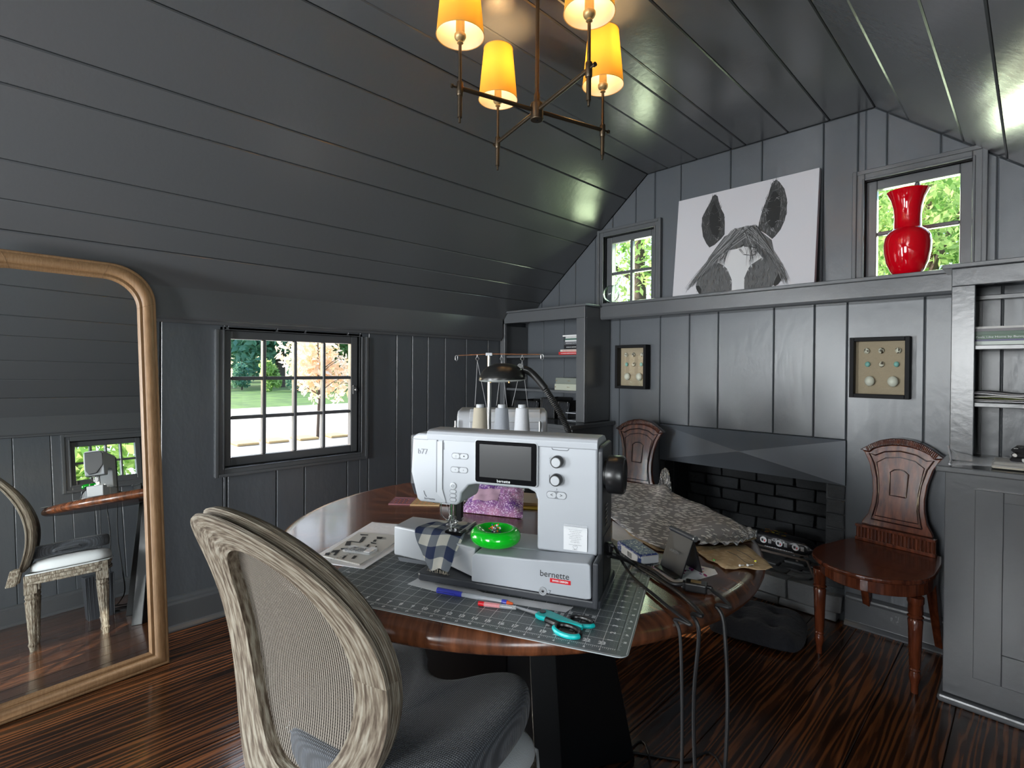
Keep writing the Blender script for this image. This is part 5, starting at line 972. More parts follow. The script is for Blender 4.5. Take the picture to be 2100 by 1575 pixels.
t = slab('measuring_ruler', 'yellow ruler lying flat behind the purple pouch', [z4(930, 768), z4(1075, 772), z4(1075, 742), z4(930, 738)], TZ, .004, yellow_pl)
t = slab('wooden_block', 'thin light wood boards stacked on the yellow ruler behind the pouch', [z4(945, 738), z4(1075, 745), z4(1075, 668), z4(945, 660)], TZ + .0045, .010, tan_m, 'board')
t = slab('black_case', 'flat black case lying behind the light wood boards', [z4(960, 650), z4(1085, 655), z4(1085, 600), z4(960, 596)], TZ + .001, .024, black_pl, 'case')
# ================================================================== SERGER WITH THREAD STAND
c = seen(1031, 900, 1.86); sa = math.atan2(rgt.y, rgt.x)
t = thing('serger', 'white overlock machine with a telescopic thread stand behind the sewing machine', 'sewing machine', (c.x, c.y, TZ), sa); SG = t
MB().prism([(0, .006), (0, .262), (.012, .283), (.03, .294), (.15, .296), (.19, .27), (.205, .20), (.205, .006)], -.165, .160, lambda a, b, h: (h, a, b)).build('housing', white_pl, t, bev=.008, smooth=True, seg=3)
MB().prism([(-.002, .256), (.004, .272), (.016, .2895), (.03, .2985), (.10, .2995), (.10, .296), (.03, .2945), (.016, .285)], -.12, .135, lambda a, b, h: (h, a, b)).build('cover_flap', white_pl2, t, bev=.002)
MB().box((-.12, -.006, .232), (.135, .0, .256)).build('cover_edge', mat('serger_grey', (.38, .39, .42), .4), t, bev=.003)
MB().box((-.179, .02, .02), (-.1655, .15, .24)).build('side_cover', dark_pl, t, bev=.006); MB().cyl((.160, .10, .17), (.180, .10, .17), .034, seg=28).build('hand_wheel', black_pl, t, bev=.003, smooth=True)
[MB().cyl((x, -.012, .0), (x, -.012, .26), .004).build('tray_rail', steel, t, smooth=True) for x in (-.168, .132)]
MB().prism(rr(-.165, -.215, .165, -.10, .03), .158, .166, lambda a, b, h: (a, b, h)).build('spool_tray', white_pl, t, bev=.002); MB().cyl((-.12, -.13, .0), (-.12, -.02, .158), .006).cyl((.12, -.13, .0), (.12, -.02, .158), .006).build('tray_bracket', steel, t)
inv = WM[t].inverted()
pb = inv @ seen(1003, 880, 1.72); tb = inv @ seen(1003, 726, 1.72)
MB().cyl((pb.x, pb.y, .15), (tb.x, tb.y, tb.z), .0052, seg=14).cyl((pb.x, pb.y, .15), (pb.x, pb.y, .42), .0066, seg=14).build('telescopic_pole', steel, t, smooth=True); MB().box((tb.x - .011, tb.y - .006, tb.z - .006), (tb.x + .011, tb.y + .006, tb.z + .004)).build('pole_head', white_pl2, t, bev=.002)
gb = MB(); L_ = inv @ seen(935, 729, 1.72); R2 = inv @ seen(1113, 727, 1.72); copper = mat('copper_wire', (.75, .38, .22), .3, 1)
hook = lambda p, s: [p, p + Vector((s * .010, 0, .0)), p + Vector((s * .012, 0, -.004)), p + Vector((s * .012, 0, -.014)), p + Vector((s * .008, 0, -.018)), p + Vector((s * .004, 0, -.014)), p + Vector((s * .004, 0, -.003))]
gb.tube([L_ + Vector((.01, 0, 0))] + [tb] + [R2 - Vector((.01, 0, 0))], .0014, 6); gb.build('guide_bar', copper, t, smooth=True); [MB().tube(hook(p_, s_), .0013, 6).build('bar_hook', steel, t, smooth=True) for p_, s_ in ((L_ + Vector((.01, 0, 0)), -1), (R2 - Vector((.01, 0, 0)), 1))]
lp_ = MB(); ltops = []
for px in (979, 1029, 1071): q_ = inv @ seen(px, 728, 1.72); lp_.tube([q_, q_ + Vector((-.001, 0, -.005)), q_ + Vector((-.006, 0, -.013)), q_ + Vector((0, 0, -.020)), q_ + Vector((.006, 0, -.013)), q_ + Vector((.001, 0, -.005))], .0011, 5); ltops.append(q_ + Vector((0, 0, -.019)))
lp_.build('thread_guide', steel, t, smooth=True)
th_ = MB()
for q_, (a, b) in zip(ltops, ((974, 998), (1018, 1040), (1050, 1083))):
    for px, py, dd in ((a, 832, 1.68), (b, 838, 1.80)): e = inv @ seen(px, py, dd); th_.tube([q_, e], .0011, 4)
th_.build('threads', mat('pale_threads', (.35, .35, .36), .7), t)
for px, m_, nm in ((984.5, thread_c, 'beige'), (1029, thread_g, 'silver grey'), (1070.5, thread_w, 'white')):
    q_ = seen(px, 852, 1.66); b0 = TZ + .1665; tt = thing('thread_cone', '%s cone of serger thread, %s' % (nm, {'beige': 'left one behind the sewing machine', 'silver grey': 'in the middle of three, behind the screen', 'white': 'rightmost of three, behind the sewing machine'}[nm]), 'thread cone', (q_.x, q_.y, b0), 0, 'thread cones on the serger stand')
    Hc = (CAM.z + .0 - (829 - 752) / FPX * 1.66) - b0; MB().lathe([(.0275, .008), (.031, .012), (.0205, Hc - .012), (.019, Hc - .008)], seg=28).build('thread', m_, tt, smooth=True); MB().lathe([(.027, .0), (.027, .0075), (.001, .0075)], seg=20).build('base_flange', white_pl2, tt); MB().lathe([(.013, Hc - .008), (.0125, Hc + .001), (.0115, Hc + .003), (.001, Hc + .003)], seg=20).build('core', white_pl2, tt, smooth=True)
# ================================================================== GOOSENECK LAMP
lampb = at_z(1177, 1058, TZ); t = thing('desk_lamp', 'black desk lamp with domed shade on a ribbed gooseneck, behind the sewing machine', 'lamp', (lampb.x, lampb.y, TZ), sa); inv = WM[t].inverted()
MB().lathe([(.001, .0005), (.062, .0005), (.066, .004), (.066, .012), (.055, .02), (.02, .026), (.014, .034), (.001, .034)], seg=36).build('base', lamp_blk, t, smooth=True)
path = [inv @ seen(px, py, d) for px, py, d in ((1073, 757, 1.57), (1086, 762, 1.57), (1102, 777, 1.565), (1118, 797, 1.56), (1133, 820, 1.56), (1147, 844, 1.555), (1158, 866, 1.55), (1167, 888, 1.55), (1172, 910, 1.55), (1176, 945, 1.55), (1177, 985, 1.55), (1177, 1030, 1.55))] + [Vector((0, 0, .03))]
def smoothpath(P, n):
    out = []
    for i in range(len(P) - 1):
        p0, p1, p2, p3 = P[max(i - 1, 0)], P[i], P[i + 1], P[min(i + 2, len(P) - 1)]
        for k in range(n): s = k / n; out.append(.5 * ((2 * p1) + (p2 - p0) * s + (2 * p0 - 5 * p1 + 4 * p2 - p3) * s * s + (3 * p1 - p0 - 3 * p2 + p3) * s ** 3))
    return out + [P[-1]]
sp_ = smoothpath(path, 14); MB().tube(sp_, .0100, 12, ribs=True).build('gooseneck', lamp_blk, t, smooth=False)
MB().tube(smoothpath(path[:4], 5), .0118, 12).build('neck_sleeve', lamp_blk, t, smooth=True)
dc = inv @ seen(1031, 779, 1.58); Md = Matrix.Translation(dc) @ Matrix.Rotation(R_(-2), 4, 'Y')
MB().lathe([(.073, 0), (.0735, .002), (.071, .012), (.063, .027), (.049, .040), (.030, .048), (.012, .0505), (.001, .051), (.001, .0495), (.012, .049), (.029, .0465), (.048, .0385), (.0615, .026), (.0695, .012), (.0715, .0)], seg=48, M=Md, capped=False).build('shade', lamp_blk, t, smooth=True)
MB().lathe([(.071, .0005), (.071, -.001), (.055, -.005), (.02, -.007), (.001, -.007)], seg=36, M=Md).build('diffuser', mat('frosted_glass', (.5, .55, .53), .3), t, smooth=True); MB().cyl(dc + Vector((-.035, -.04, -.008)), dc + Vector((-.035, -.04, -.001)), .003).cyl(dc + Vector((.02, -.055, -.008)), dc + Vector((.02, -.055, -.001)), .003).build('screw', brass, t)
MB().cyl(dc + Vector((.052, -.012, .042)), dc + Vector((.052, .012, .042)), .008, seg=16).build('hinge', lamp_blk, t, smooth=True)
# ================================================================== BIRD PRINT FABRIC, PATTERN PIECES
zf = lambda x, y: (1220 + x / 3.029, 840 + y / 3.029)
def cloth(name, lab, quad, n, z, amp, m_, cat='fabric', th=.0012, edge=None, seed=1, pin=0):
    random.seed(seed); A_, B_, C_, D_ = [[Vector(p) for p in e] for e in quad]  # top edge, bottom edge polylines as lists
    return None
def polycloth(name, lab, top, bot, nrow, z, amp, m_, th=.001, f=(9, 7), fall=None, grp=None):
    """strip between two polylines (photo pixels on the table plane), gently rippled"""
    T_ = [at_z(*zf(*p), z) for p in top]; B_ = [at_z(*zf(*p), z) for p in bot]; c = sum(T_ + B_, Vector()) / len(T_ + B_)
    t = thing(name, lab, 'fabric', (c.x, c.y, z), 0, grp)
    def res(P, n):
        L = [0]; [L.append(L[-1] + (b - a).length) for a, b in zip(P, P[1:])]; o = []
        for k in range(n):
            s = L[-1] * k / (n - 1); i = max(j for j in range(len(L)) if L[j] <= s + 1e-9); i = min(i, len(P) - 2); o.append(P[i].lerp(P[i + 1], (s - L[i]) / max(1e-9, L[i + 1] - L[i])))
        return o
    T_ = res(T_, 30); B_ = res(B_, 30); rows = []
    for i in range(nrow):
        v = i / (nrow - 1); row = []
        for j in range(30):
            p = T_[j].lerp(B_[j], v); h = th + amp * (.5 + .5 * math.sin(f[0] * j / 29 * 3 + v * 2.2) * math.cos(f[1] * v + j * .12)); h += (fall(j / 29, v) if fall else 0); row.append((p.x, p.y, z + h))
        rows.append(row)
    MB().grid(rows).build('cloth', m_, t, world=True, smooth=True, solid=th * .8); return t
polycloth('bird_print_fabric', 'tan wrong side layer of printed fabric peeking out below the grey bird print', [(110, 640), (300, 760), (520, 850), (760, 850), (1000, 790)], [(112, 668), (215, 780), (395, 884), (640, 886), (1004, 806)], 6, TZ + .0012, .001, tan_pap)
polycloth('bird_print_fabric', 'large piece of grey cotton with white birds spread over the back right of the table', [(60, 455), (300, 463), (400, 478), (475, 520), (600, 575), (700, 615), (800, 690), (900, 732), (1005, 762)], [(60, 640), (112, 690), (170, 740), (225, 780), (330, 845), (420, 872), (560, 845), (760, 838), (830, 840)], 22, TZ + .005, .006, bird_fab, fall=lambda u, v: .022 * math.exp(-((u - .86) / .12) ** 2) * math.exp(-((v - .5) / .5) ** 2) + .018 * math.exp(-((u - .35) / .05) ** 2) * math.exp(-(v / .15) ** 2))
bfw = fabric_print('bird_print_cotton_reverse', (.20, .205, .22), (.60, .61, .62), 44, .36)
polycloth('bird_print_fabric', 'bunched tuft of grey bird print fabric at the far edge of the table', [(395, 480), (412, 450), (432, 442), (455, 468), (480, 525)], [(380, 490), (400, 495), (425, 505), (450, 520), (470, 540)], 8, TZ + .004, .012, bfw, f=(24, 9), fall=lambda u, v: .05 * (1 - v) * math.sin(PI * u))
polycloth('bird_print_fabric', 'rolled pointed end of grey bird print fabric at the right table edge', [(700, 770), (860, 742), (930, 735), (1005, 765), (1006, 790)], [(640, 850), (800, 848), (880, 850), (960, 815), (1003, 800)], 8, TZ + .012, .010, bfw, f=(14, 11))
tp = polycloth('pattern_piece', 'tan paper pattern piece pinned to fabric with its point over the right table edge', [(640, 888), (760, 862), (850, 846), (932, 843), (1020, 912), (1106, 985)], [(640, 892), (700, 940), (760, 962), (810, 1000), (900, 990), (1062, 1003)], 8, TZ + .0015, .003, tan_pap)
m = MB(); m.tube([tuple(at_z(*zf(x, y), TZ + .0085)) for x, y in ((820, 880), (880, 905), (930, 945), (980, 970))], .0006, 4).tube([tuple(at_z(*zf(x, y), TZ + .0085)) for x, y in ((880, 870), (940, 900), (1010, 950))], .0006, 4).build('drawn_line', ink, tp, world=True)
for i, (a, b, cc, nm) in enumerate((((900, 968), (925, 966), 'white', 'near the table edge'), ((948, 966), (985, 962), 'white', 'beside the paper point'), ((998, 942), (1000, 950), 'yellow', 'close to the paper point'), ((740, 935), (742, 942), 'green', 'at the left corner of the paper'))):
    m_ = mat('pinhead_%d' % i, {'white': (.8, .8, .8), 'yellow': (.8, .75, .02), 'green': (.05, .5, .05)}[cc], .3); p = at_z(*zf(*a), TZ + .009); p2_ = at_z(*zf(*b), TZ + .009); m = MB(); m.ball(p, .0028, 8, mi=1); m.cyl(p, p2_, .0009, seg=6, mi=0)
    tag(m.build('dressmaking_pin', [white_pl2, m_], smooth=True), '%s headed pin through the tan pattern paper, %s' % (cc, nm), 'pin', 'pins in the tan pattern paper')
# ================================================================== TISSUES, PHONE STAND, NAPKIN, PLUG
t = thing('tissue_pack', 'small packet of tissues in blue speckled wrap right of the sewing machine', 'tissue pack', (-.665, 1.083, TZ), R_(-28))
MB().box((-.055, -.026, .002), (.055, .026, .026)).build('wrapper', blue_fab, t, bev=.006, smooth=True, seg=3); MB().box((.048, -.022, .005), (.0585, .022, .023)).build('tissues', mat('clear_end', (.6, .62, .65), .3), t, bev=.003); m = MB(); [m.box((.0 + .003 * k, -.0268, .006), (.0015 + .003 * k, -.0264, .018)) for k in range(7)]; m.build('barcode', ink, t); MB().box((-.03, -.0266, .004), (.045, -.0263, .022)).build('white_panel', paper, t)
t = thing('paper_sheet', 'plain white sheet under the tissue packet right of the machine', 'paper', tuple(at_z(*zf(170, 760), TZ)), 0); sheetpoly('sheet', [zf(*p) for p in ((108, 690), (200, 750), (300, 830), (240, 860), (108, 800))], TZ + .0004, paper, t, .0006)
t = thing('printed_napkin', 'napkin printed with coloured feathers under the black phone stand', 'napkin', tuple(at_z(*zf(500, 1010), TZ)), 0)
sheetpoly('sheet', [zf(*p) for p in ((280, 962), (420, 930), (560, 950), (745, 995), (762, 1022), (640, 1058), (560, 1102), (540, 1103))], TZ + .0004, paper, t, .0012)
random.seed(4); m = MB()
for k in range(34):
    u, v = random.random(), random.random(); x = 300 + 430 * u; y = 958 + 60 * u * .6 + 40 * v; 
    if y > 962 + (x - 280) * .5: continue
    cx_ = at_z(*zf(x, y), TZ + .0018); a = random.uniform(0, PI); s = random.uniform(.004, .009); col = random.choice([(.35, .02, .15), (.1, .25, .12), (.25, .08, .35), (.7, .15, .2), (.05, .08, .12)])
    m.add([(cx_.x + s * math.cos(a) * math.cos(q_) - s * .4 * math.sin(a) * math.sin(q_), cx_.y + s * math.sin(a) * math.cos(q_) + s * .4 * math.cos(a) * math.sin(q_), cx_.z) for q_ in [2 * PI * i / 8 for i in range(8)]], [tuple(range(8))], col=col)
m.build('printed_feathers', print_m, t, world=True)
A_, B_ = Vector((-.595, 1.061, TZ + .0022)), Vector((-.529, 1.032, TZ + .0022)); C2, D2 = Vector((-.508, 1.050, TZ + .090)), Vector((-.576, 1.078, TZ + .092)); E_, F_ = Vector((-.512, 1.102, TZ + .0022)), Vector((-.572, 1.128, TZ + .0022))
t = thing('phone_stand', 'folding black metal phone stand on the table right of the machine', 'phone stand', (-.55, 1.07, TZ), 0)
def plate(P4, th, nm, m_): n_ = (P4[1] - P4[0]).cross(P4[2] - P4[1]).normalized() * th; MB().add(list(P4) + [p + n_ for p in P4], [(3, 2, 1, 0), (4, 5, 6, 7), (0, 1, 5, 4), (1, 2, 6, 5), (2, 3, 7, 6), (3, 0, 4, 7)]).build(nm, m_, t, world=True, bev=.001)
plate([A_, B_, C2, D2], -.004, 'front_plate', black_base); plate([E_, F_, D2, C2 + Vector((0, 0, 0))], -.004, 'rear_plate', black_base)
ax = (B_ - A_).normalized(); MB().cyl(D2, C2 + ax * .003, .0055, seg=20).build('hinge', dark_pl, t, world=True, smooth=True); MB().cyl(C2 + ax * .003, C2 + ax * .006, .0062, seg=20).build('hinge_cap', steel, t, world=True, smooth=True)
lipd = Vector((ax.y, -ax.x, 0)); plate([A_ + lipd * .014 + Vector((0, 0, .001)), B_ + lipd * .014 + Vector((0, 0, .001)), B_ + Vector((0, 0, .003)), A_ + Vector((0, 0, .003))], .004, 'lip', black_base)
text('UGREEN', .0085, frame((A_ + B_ + C2 + D2) / 4 + lipd * .0048 + Vector((0, 0, .004)), ax, (D2 - A_)), mat('stand_logo', (.09, .095, .10), .5), t)
c = at_z(*zf(628, 1098), TZ + .01); pd = Vector((.055, -.035, 0)).normalized(); t = thing('plug_connector', 'black moulded cable connector lying at the right edge of the table', 'connector', (c.x, c.y, TZ), math.atan2(at_z(*zf(690, 1100), TZ).y - at_z(*zf(570, 1080), TZ).y, at_z(*zf(690, 1100), TZ).x - at_z(*zf(570, 1080), TZ).x))
MB().box((-.021, -.014, .001), (.021, .014, .019)).build('body', black_pl, t, bev=.003); MB().box((-.026, -.008, .004), (-.021, .008, .016)).build('collar', black_pl, t, bev=.001); box('label', (-.010, -.006, .0191), (.010, .008, .0193), mat('gold_print', (.2, .13, .05), .5), t); MB().cyl((.021, .006, .010), (.029, .006, .010), .004).build('strain_relief', black_pl, t)
# ================================================================== CABLES
cable_m = mat('black_cable', (.007, .007, .008), .5)
def rnd(P, n=6): return smoothpath([Vector(p) for p in P], n)
def cable(lab, pts, r, floor_pts=None, name='cable', m_=None): tag(MB().tube(rnd(pts), r, 8).build(name, m_ or cable_m, smooth=True), lab, 'cable', 'black cables trailing off the table')
E1 = lambda px, py, z: at_z(px, py, z)
def drop(px, py, out, zend, sway=0, n=5):
    e = E1(px, py, TZ + .004); d = Vector((e.x - TX, e.y - TY, 0)).normalized(); o = Vector((TX, TY, 0)) + d * (.672 + out); L = [e, Vector((TX, TY, 0)) + d * .662 + Vector((0, 0, TZ - .004)), o + Vector((0, 0, TZ - .03))]
    for k in range(1, n + 1): z = TZ - .03 + (zend - TZ + .03) * k / n; L.append(o + Vector((sway * math.sin(k * 1.1), -sway * .6 * math.sin(k * .9), z)))
    return L
s0 = WM[SM] @ Vector((.018, .085, .098)); s1 = WM[SM] @ Vector((.019, .10, .075))
cable('thin black cable running from the machine side and hanging from the table, left of two', [s0, s0 + Vector((.02, .0, .0)), E1(1275, 1150, TZ + .03), E1(1300, 1185, TZ + .006), E1(1345, 1223, TZ + .005), E1(1385, 1256, TZ + .005)] + drop(1418, 1282, .004, .02, .008) + [at_z(1330, 1545, .004), at_z(1289, 1538, .004)], .0031)
cable('thicker black cable running from the machine across the table, middle one hanging down', [s1, s1 + Vector((.02, .004, .0)), E1(1300, 1158, TZ + .012), E1(1350, 1188, TZ + .006), E1(1400, 1222, TZ + .006)] + drop(1440, 1262, .006, .15, -.012) + [Vector((-.24, .93, .03)), at_z(1480, 1572, .004), at_z(1400, 1560, .004), at_z(1289, 1542, .004)], .0038)
cpe = WM[t] @ Vector((.028, .006, .010))
cable('black cable leaving the moulded connector and hanging over the right table edge', [cpe, E1(1462, 1212, TZ + .006), E1(1478, 1224, TZ + .005)] + drop(1497, 1245, .006, .12, .012) + [Vector((-.22, 1.0, .03)), Vector((-.24, .95, .006)), at_z(1500, 1590, .004)], .0038)
cable('flat black lead running from the machine to the moulded connector', [s1 + Vector((.0, .002, -.004)), E1(1290, 1150, TZ + .01), E1(1335, 1168, TZ + .006), WM[t] @ Vector((-.05, 0, .008)), WM[t] @ Vector((-.026, 0, .010))], .0045)
tag(MB().box(tuple(s0 + Vector((-.002, -.006, -.012))), tuple(s0 + Vector((.014, .006, .006)))).build('power_plug', black_pl, bev=.002), 'black plug pushed into the right side of the sewing machine', 'plug')
# ================================================================== LEANING MIRROR
myaw, mlean = .0846, .1248
n_ = Vector((math.cos(myaw) * math.cos(mlean), math.sin(myaw) * math.cos(mlean), math.sin(mlean))); ux = Vector((-math.sin(myaw), math.cos(myaw), 0)); uz = n_.cross(ux) * -1
if uz.z < 0: uz = -uz
org = Vector((-2.4725, .492, .0015))
t = thing('floor_mirror', 'tall light oak framed floor mirror with rounded top corners leaning against the left wall', 'mirror', tuple(org), 0)
MWd, MHt, RC, FWd = .632, 1.636, .155, .075
def Pm(x, z, h): return org + ux * (-x) + uz * z + n_ * h
def outline(ins):
    w0, w1, h0, h1 = ins, MWd - ins, ins, MHt - ins; r = RC - ins * .6; P = [(w0, h0), (w0, h1 - r)]
    P += [(w0 + r - r * math.cos(a), h1 - r + r * math.sin(a)) for a in [PI / 2 * k / 12 for k in range(1, 13)]]; P += [(w1 - r + r * math.sin(a), h1 - r + r * math.cos(a)) for a in [PI / 2 * k / 12 for k in range(0, 13)]]; P += [(w1, h0)]; return P
secm = [(0, -.02), (0, .008), (.004, .012), (.010, .012), (.014, .017), (.030, .0215), (.042, .017), (.047, .010), (.050, .012), (.056, .012), (.060, .007), (.064, .003)]
rows = []
for ins, h in secm: rows.append([Pm(x, z, h) for x, z in outline(ins * 1.06)])
MB().grid(rows, True).build('frame', oak, t, world=True, smooth=True)
jm = MB()
for i in (1, 13, 14, 26): jm.tube([rows[k][i] + n_ * .0004 for k in range(1, len(rows))], .0006, 4)
jm.build('frame_joint', mat('joint_line', (.2, .12, .06), .6), t, world=True)
MB().add([Pm(x, z, .0035) for x, z in outline(.060)], [tuple(range(len(outline(.060))))[::-1]]).build('mirror_glass', mirror_m, t, world=True); MB().prism([(x, z) for x, z in outline(.02)], -.018, -.006, lambda a, b, h: Pm(a, b, h)).build('backing', bark, t, world=True)
# ================================================================== CHANDELIER
trim_m = mat('shade_trim', (.5, .3, .1), .6); HX, HY, HZ = -1.113, 1.203, 2.018
t = thing('chandelier', 'aged bronze chandelier with four lit yellow fabric shades on crossed arms', 'chandelier', (HX, HY, HZ), 0)
MB().lathe([(.001, 2.4325 - HZ), (.075, 2.4325 - HZ), (.075, 2.424 - HZ), (.062, 2.413 - HZ), (.02, 2.406 - HZ), (.001, 2.406 - HZ)][::-1], seg=36).build('canopy', bronze, t, smooth=True)
MB().cyl((0, 0, .02), (0, 0, 2.41 - HZ), .0062, seg=14).lathe([(.009, .02), (.009, .05), (.0075, .055)], seg=16).build('stem', bronze, t, smooth=True)
MB().lathe([(.001, -.030), (.019, -.030), (.0205, -.028), (.0205, .018), (.017, .024), (.001, .024)], seg=28).build('hub', bronze, t, bev=.001, smooth=True); MB().cyl((0, 0, -.0315), (0, 0, -.0302), .004).build('hub_screw', black_pl, t)
for k in range(4):
    a = R_(-15.2 + 90 * k); d = Vector((math.cos(a), math.sin(a), 0)); p = d * .263
    arm = MB().cyl(d * .02, p, .0064, seg=12).build('arm', bronze, t, smooth=True); MB().cyl(p, p + d * .022, .0032).cyl(p + d * .022, p + d * .028, .006).build('thumb_screw', bronze, arm, smooth=True)
    ca = MB(); ca.lathe([(.0085, -.022), (.0095, -.020), (.0095, .016), (.0085, .018)], p, 14).lathe([(.0068, -.085), (.0068, -.022)], p, 14).lathe([(.0035, -.100), (.0035, -.085)], p, 10).lathe([(.0050, .018), (.0046, .127)], p, 12); ca.build('candle_rod', bronze, t, smooth=True)
    MB().lathe([(.005, .127), (.009, .129), (.007, .135), (.014, .140), (.017, .146), (.017, .153), (.013, .157), (.0125, .19), (.0125, .20)], p, 20).build('socket', brass, t, smooth=True)
    MB().lathe([(.008, .20), (.012, .208), (.017, .225), (.016, .243), (.006, .258), (.0005, .262)], p, 16).build('bulb', bulb_m, t, smooth=True)
    sh = MB(); prs = [(.0695, .150), (.0690, .151), (.052, .330), (.0515, .331)]; sh.lathe([(.0690, .150), (.0515, .331)], p, 40, capped=False); sho = sh.build('shade', shade_m, t, smooth=True); MB().lathe([(.0680, .1505), (.0503, .3305)], p, 40, capped=False).build('lining', lining_m, sho, smooth=True); [MB().tube([p + Vector((r_ * math.cos(q_), r_ * math.sin(q_), z_)) for q_ in [2 * PI * i / 40 for i in range(41)]], .0009, 6).build('shade_trim', trim_m, sho, smooth=True) for r_, z_ in ((.0695, .150), (.052, .331))]
    MB().tube([p + Vector((.005, 0, .262)), p + Vector((.02, 0, .31)), p + Vector((.0515, 0, .328))], .0008, 4).build('shade_spider', bronze, sho)
    lo = lamp('bulb_light', 'POINT', 2.6, (1, .62, .26), tuple(Vector((HX, HY, HZ)) + p + Vector((0, 0, .275))), shadow_soft_size=.015)
# ================================================================== FLOOR CUSHION, LOG PACK, WASTE BIN
t = thing('floor_cushion', 'dark navy tufted velvet floor cushion lying in front of the hearth', 'cushion', (-.905, 2.525, 0), R_(12))
rt, rb_ = [], []
for i in range(17):
    for_ = []; bo = []
    for j in range(17):
        x = -.2 + .4 * j / 16; y = -.2 + .4 * i / 16; e = min(1, 4.2 * min(i, j, 16 - i, 16 - j) / 16 + .001) ** .5; tu = 0
        for cx_, cy_ in ((-.07, -.07), (.07, -.07), (-.07, .07), (.07, .07)): tu += math.exp(-((x - cx_) ** 2 + (y - cy_) ** 2) / .0009) * .026
        tu += .014 * (math.exp(-((x + .07) / .016) ** 2) + math.exp(-((x - .07) / .016) ** 2) + math.exp(-((y + .07) / .016) ** 2) + math.exp(-((y - .07) / .016) ** 2)) * (.6)
        x *= 1 - .16 * (y / .2) ** 4; y *= 1 - .16 * (x / .2) ** 4; for_.append((x, y, .018 + (.064 * e - tu * e))); bo.append((x, y, .018 - .016 * e))
    rt.append(for_); rb_.append(bo)
MB().grid(rt).grid(rb_).build('cover', velvet, t, smooth=True, sub=1)
t = thing('firewood_grate', 'low rusty iron grate standing on the sooty hearth', 'grate', (-.98, 3.06, .135))
m = MB()
for y in (-.07, .0, .07): m.box((-.18, y - .006, .076), (.14, y + .006, .088))
m.box((-.14, -.08, .068), (-.128, .09, .0755)).box((.10, -.08, .068), (.112, .09, .0755))
for sx_, y in ((-.18, -.07), (.14, -.07), (-.18, .07), (.14, .07)): s = 1 if sx_ > 0 else -1; m.tube([(sx_, y, .082), (sx_ + s * .012, y, .078), (sx_ + s * .045, y, .0015)], .006, 6)
m.build('bars', rust, t, bev=.001)
t = thing('fire_log_pack', 'black plastic wrapped fire log with round emblems resting on the iron grate', 'fire log', (-.965, 3.06, .2235), R_(-3))
rows = []
for s in [k / 16 for k in range(17)]:
    x = -.16 + .32 * s; e = min(1, 7 * min(s, 1 - s)) ** .5; row = []
    for q_ in range(20): a = 2 * PI * q_ / 20; ry = .052 * (.35 + .65 * e) if False else .050; r_ = abs(math.cos(a)) ** .55 * (1 if math.cos(a) > 0 else -1), abs(math.sin(a)) ** .55 * (1 if math.sin(a) > 0 else -1); row.append((x, .048 * r_[0] * (.75 + .25 * e) + random.uniform(-.0012, .0012), .042 + .040 * r_[1] * (.12 + .88 * e) + random.uniform(-.0012, .0012)))
    rows.append(row)
MB().grid(rows, True, capped=True).build('wrapper', wrap, t, smooth=True)
for k, x in enumerate((-.088, -.005, .078)):
    Me = Matrix.Translation((x, -.0495, .043)) @ Matrix.Rotation(PI / 2, 4, 'X'); MB().lathe([(.0175, 0), (.0175, .0008), (.0005, .0008)], seg=24, M=Me).build('emblem', paper, t); box('emblem_print', (x - .010, -.0512, .036), (x + .001, -.0508, .050), ink, t); box('emblem_flame', (x + .004, -.0512, .035), (x + .010, -.0508, .045), red_pl, t)
    m = MB(); [m.box((x + .026, -.0512, .032 + .004 * i), (x + .042, -.0508, .0335 + .004 * i)) for i in range(6)]; m.build('small_print', white_ink, t)
strokes(.15, .004, WM[t] @ frame(Vector((-.08, -.0502, .012)), (1, 0, 0), (0, 0, 1)), white_ink, t); fm = MB(); random.seed(8)
for k in range(26): x = random.uniform(-.13, .0); y = random.uniform(-.03, .03); fm.add([(x, y, .0836), (x + random.uniform(.01, .03), y + .003, .0836), (x + .01, y + random.uniform(.006, .015), .0836)], [(0, 1, 2)], col=random.choice([(.8, .5, .02), (.7, .15, .02), (.45, .5, .03), (.85, .7, .05)]))
fm.build('printed_flames', print_m, t)
t = thing('waste_bin', 'dark ribbed waste bin on the floor under the table, seen in the mirror', 'bin', (-.40, .84, 0), R_(10))
m = MB(); m.prism(rr(-.11, -.08, .11, .08, .01), 0, .28, lambda a, b, h: (a * (.86 + h * .5), b * (.86 + h * .5), h)); m.build('body', dark_pl, t); m = MB()
for k in range(9): m.cyl((-.105 * .86 - .002, -.07 + .0175 * k, .004), (-.11, -.075 + .019 * k, .276), .003, seg=6)
m.build('ribs', dark_pl, t)
# ================================================================== OUTSIDE
GZ = -.32
def gm(name, a, b, sc, rough=.95):
    m = bpy.data.materials.new(name); m.use_nodes = True; n = m.node_tree; N = n.nodes.new; L = n.links.new; p = n.nodes['Principled BSDF']; no = N('ShaderNodeTexNoise'); no.inputs['Scale'].default_value = sc; no.inputs['Detail'].default_value = 6; tc = N('ShaderNodeTexCoord'); L(tc.outputs['Object'], no.inputs[0])
    r = N('ShaderNodeValToRGB'); r.color_ramp.elements[0].position = .35; r.color_ramp.elements[1].position = .7; r.color_ramp.elements[0].color = tuple(a) + (1,); r.color_ramp.elements[1].color = tuple(b) + (1,); L(no.outputs['Fac'], r.inputs[0]); L(r.outputs[0], p.inputs['Base Color']); p.inputs['Roughness'].default_value = rough; return m
grass = gm('lawn', (.025, .09, .015), (.08, .19, .03), 1.5); gravel = gm('pale_driveway', (.40, .385, .37), (.50, .485, .465), 3)
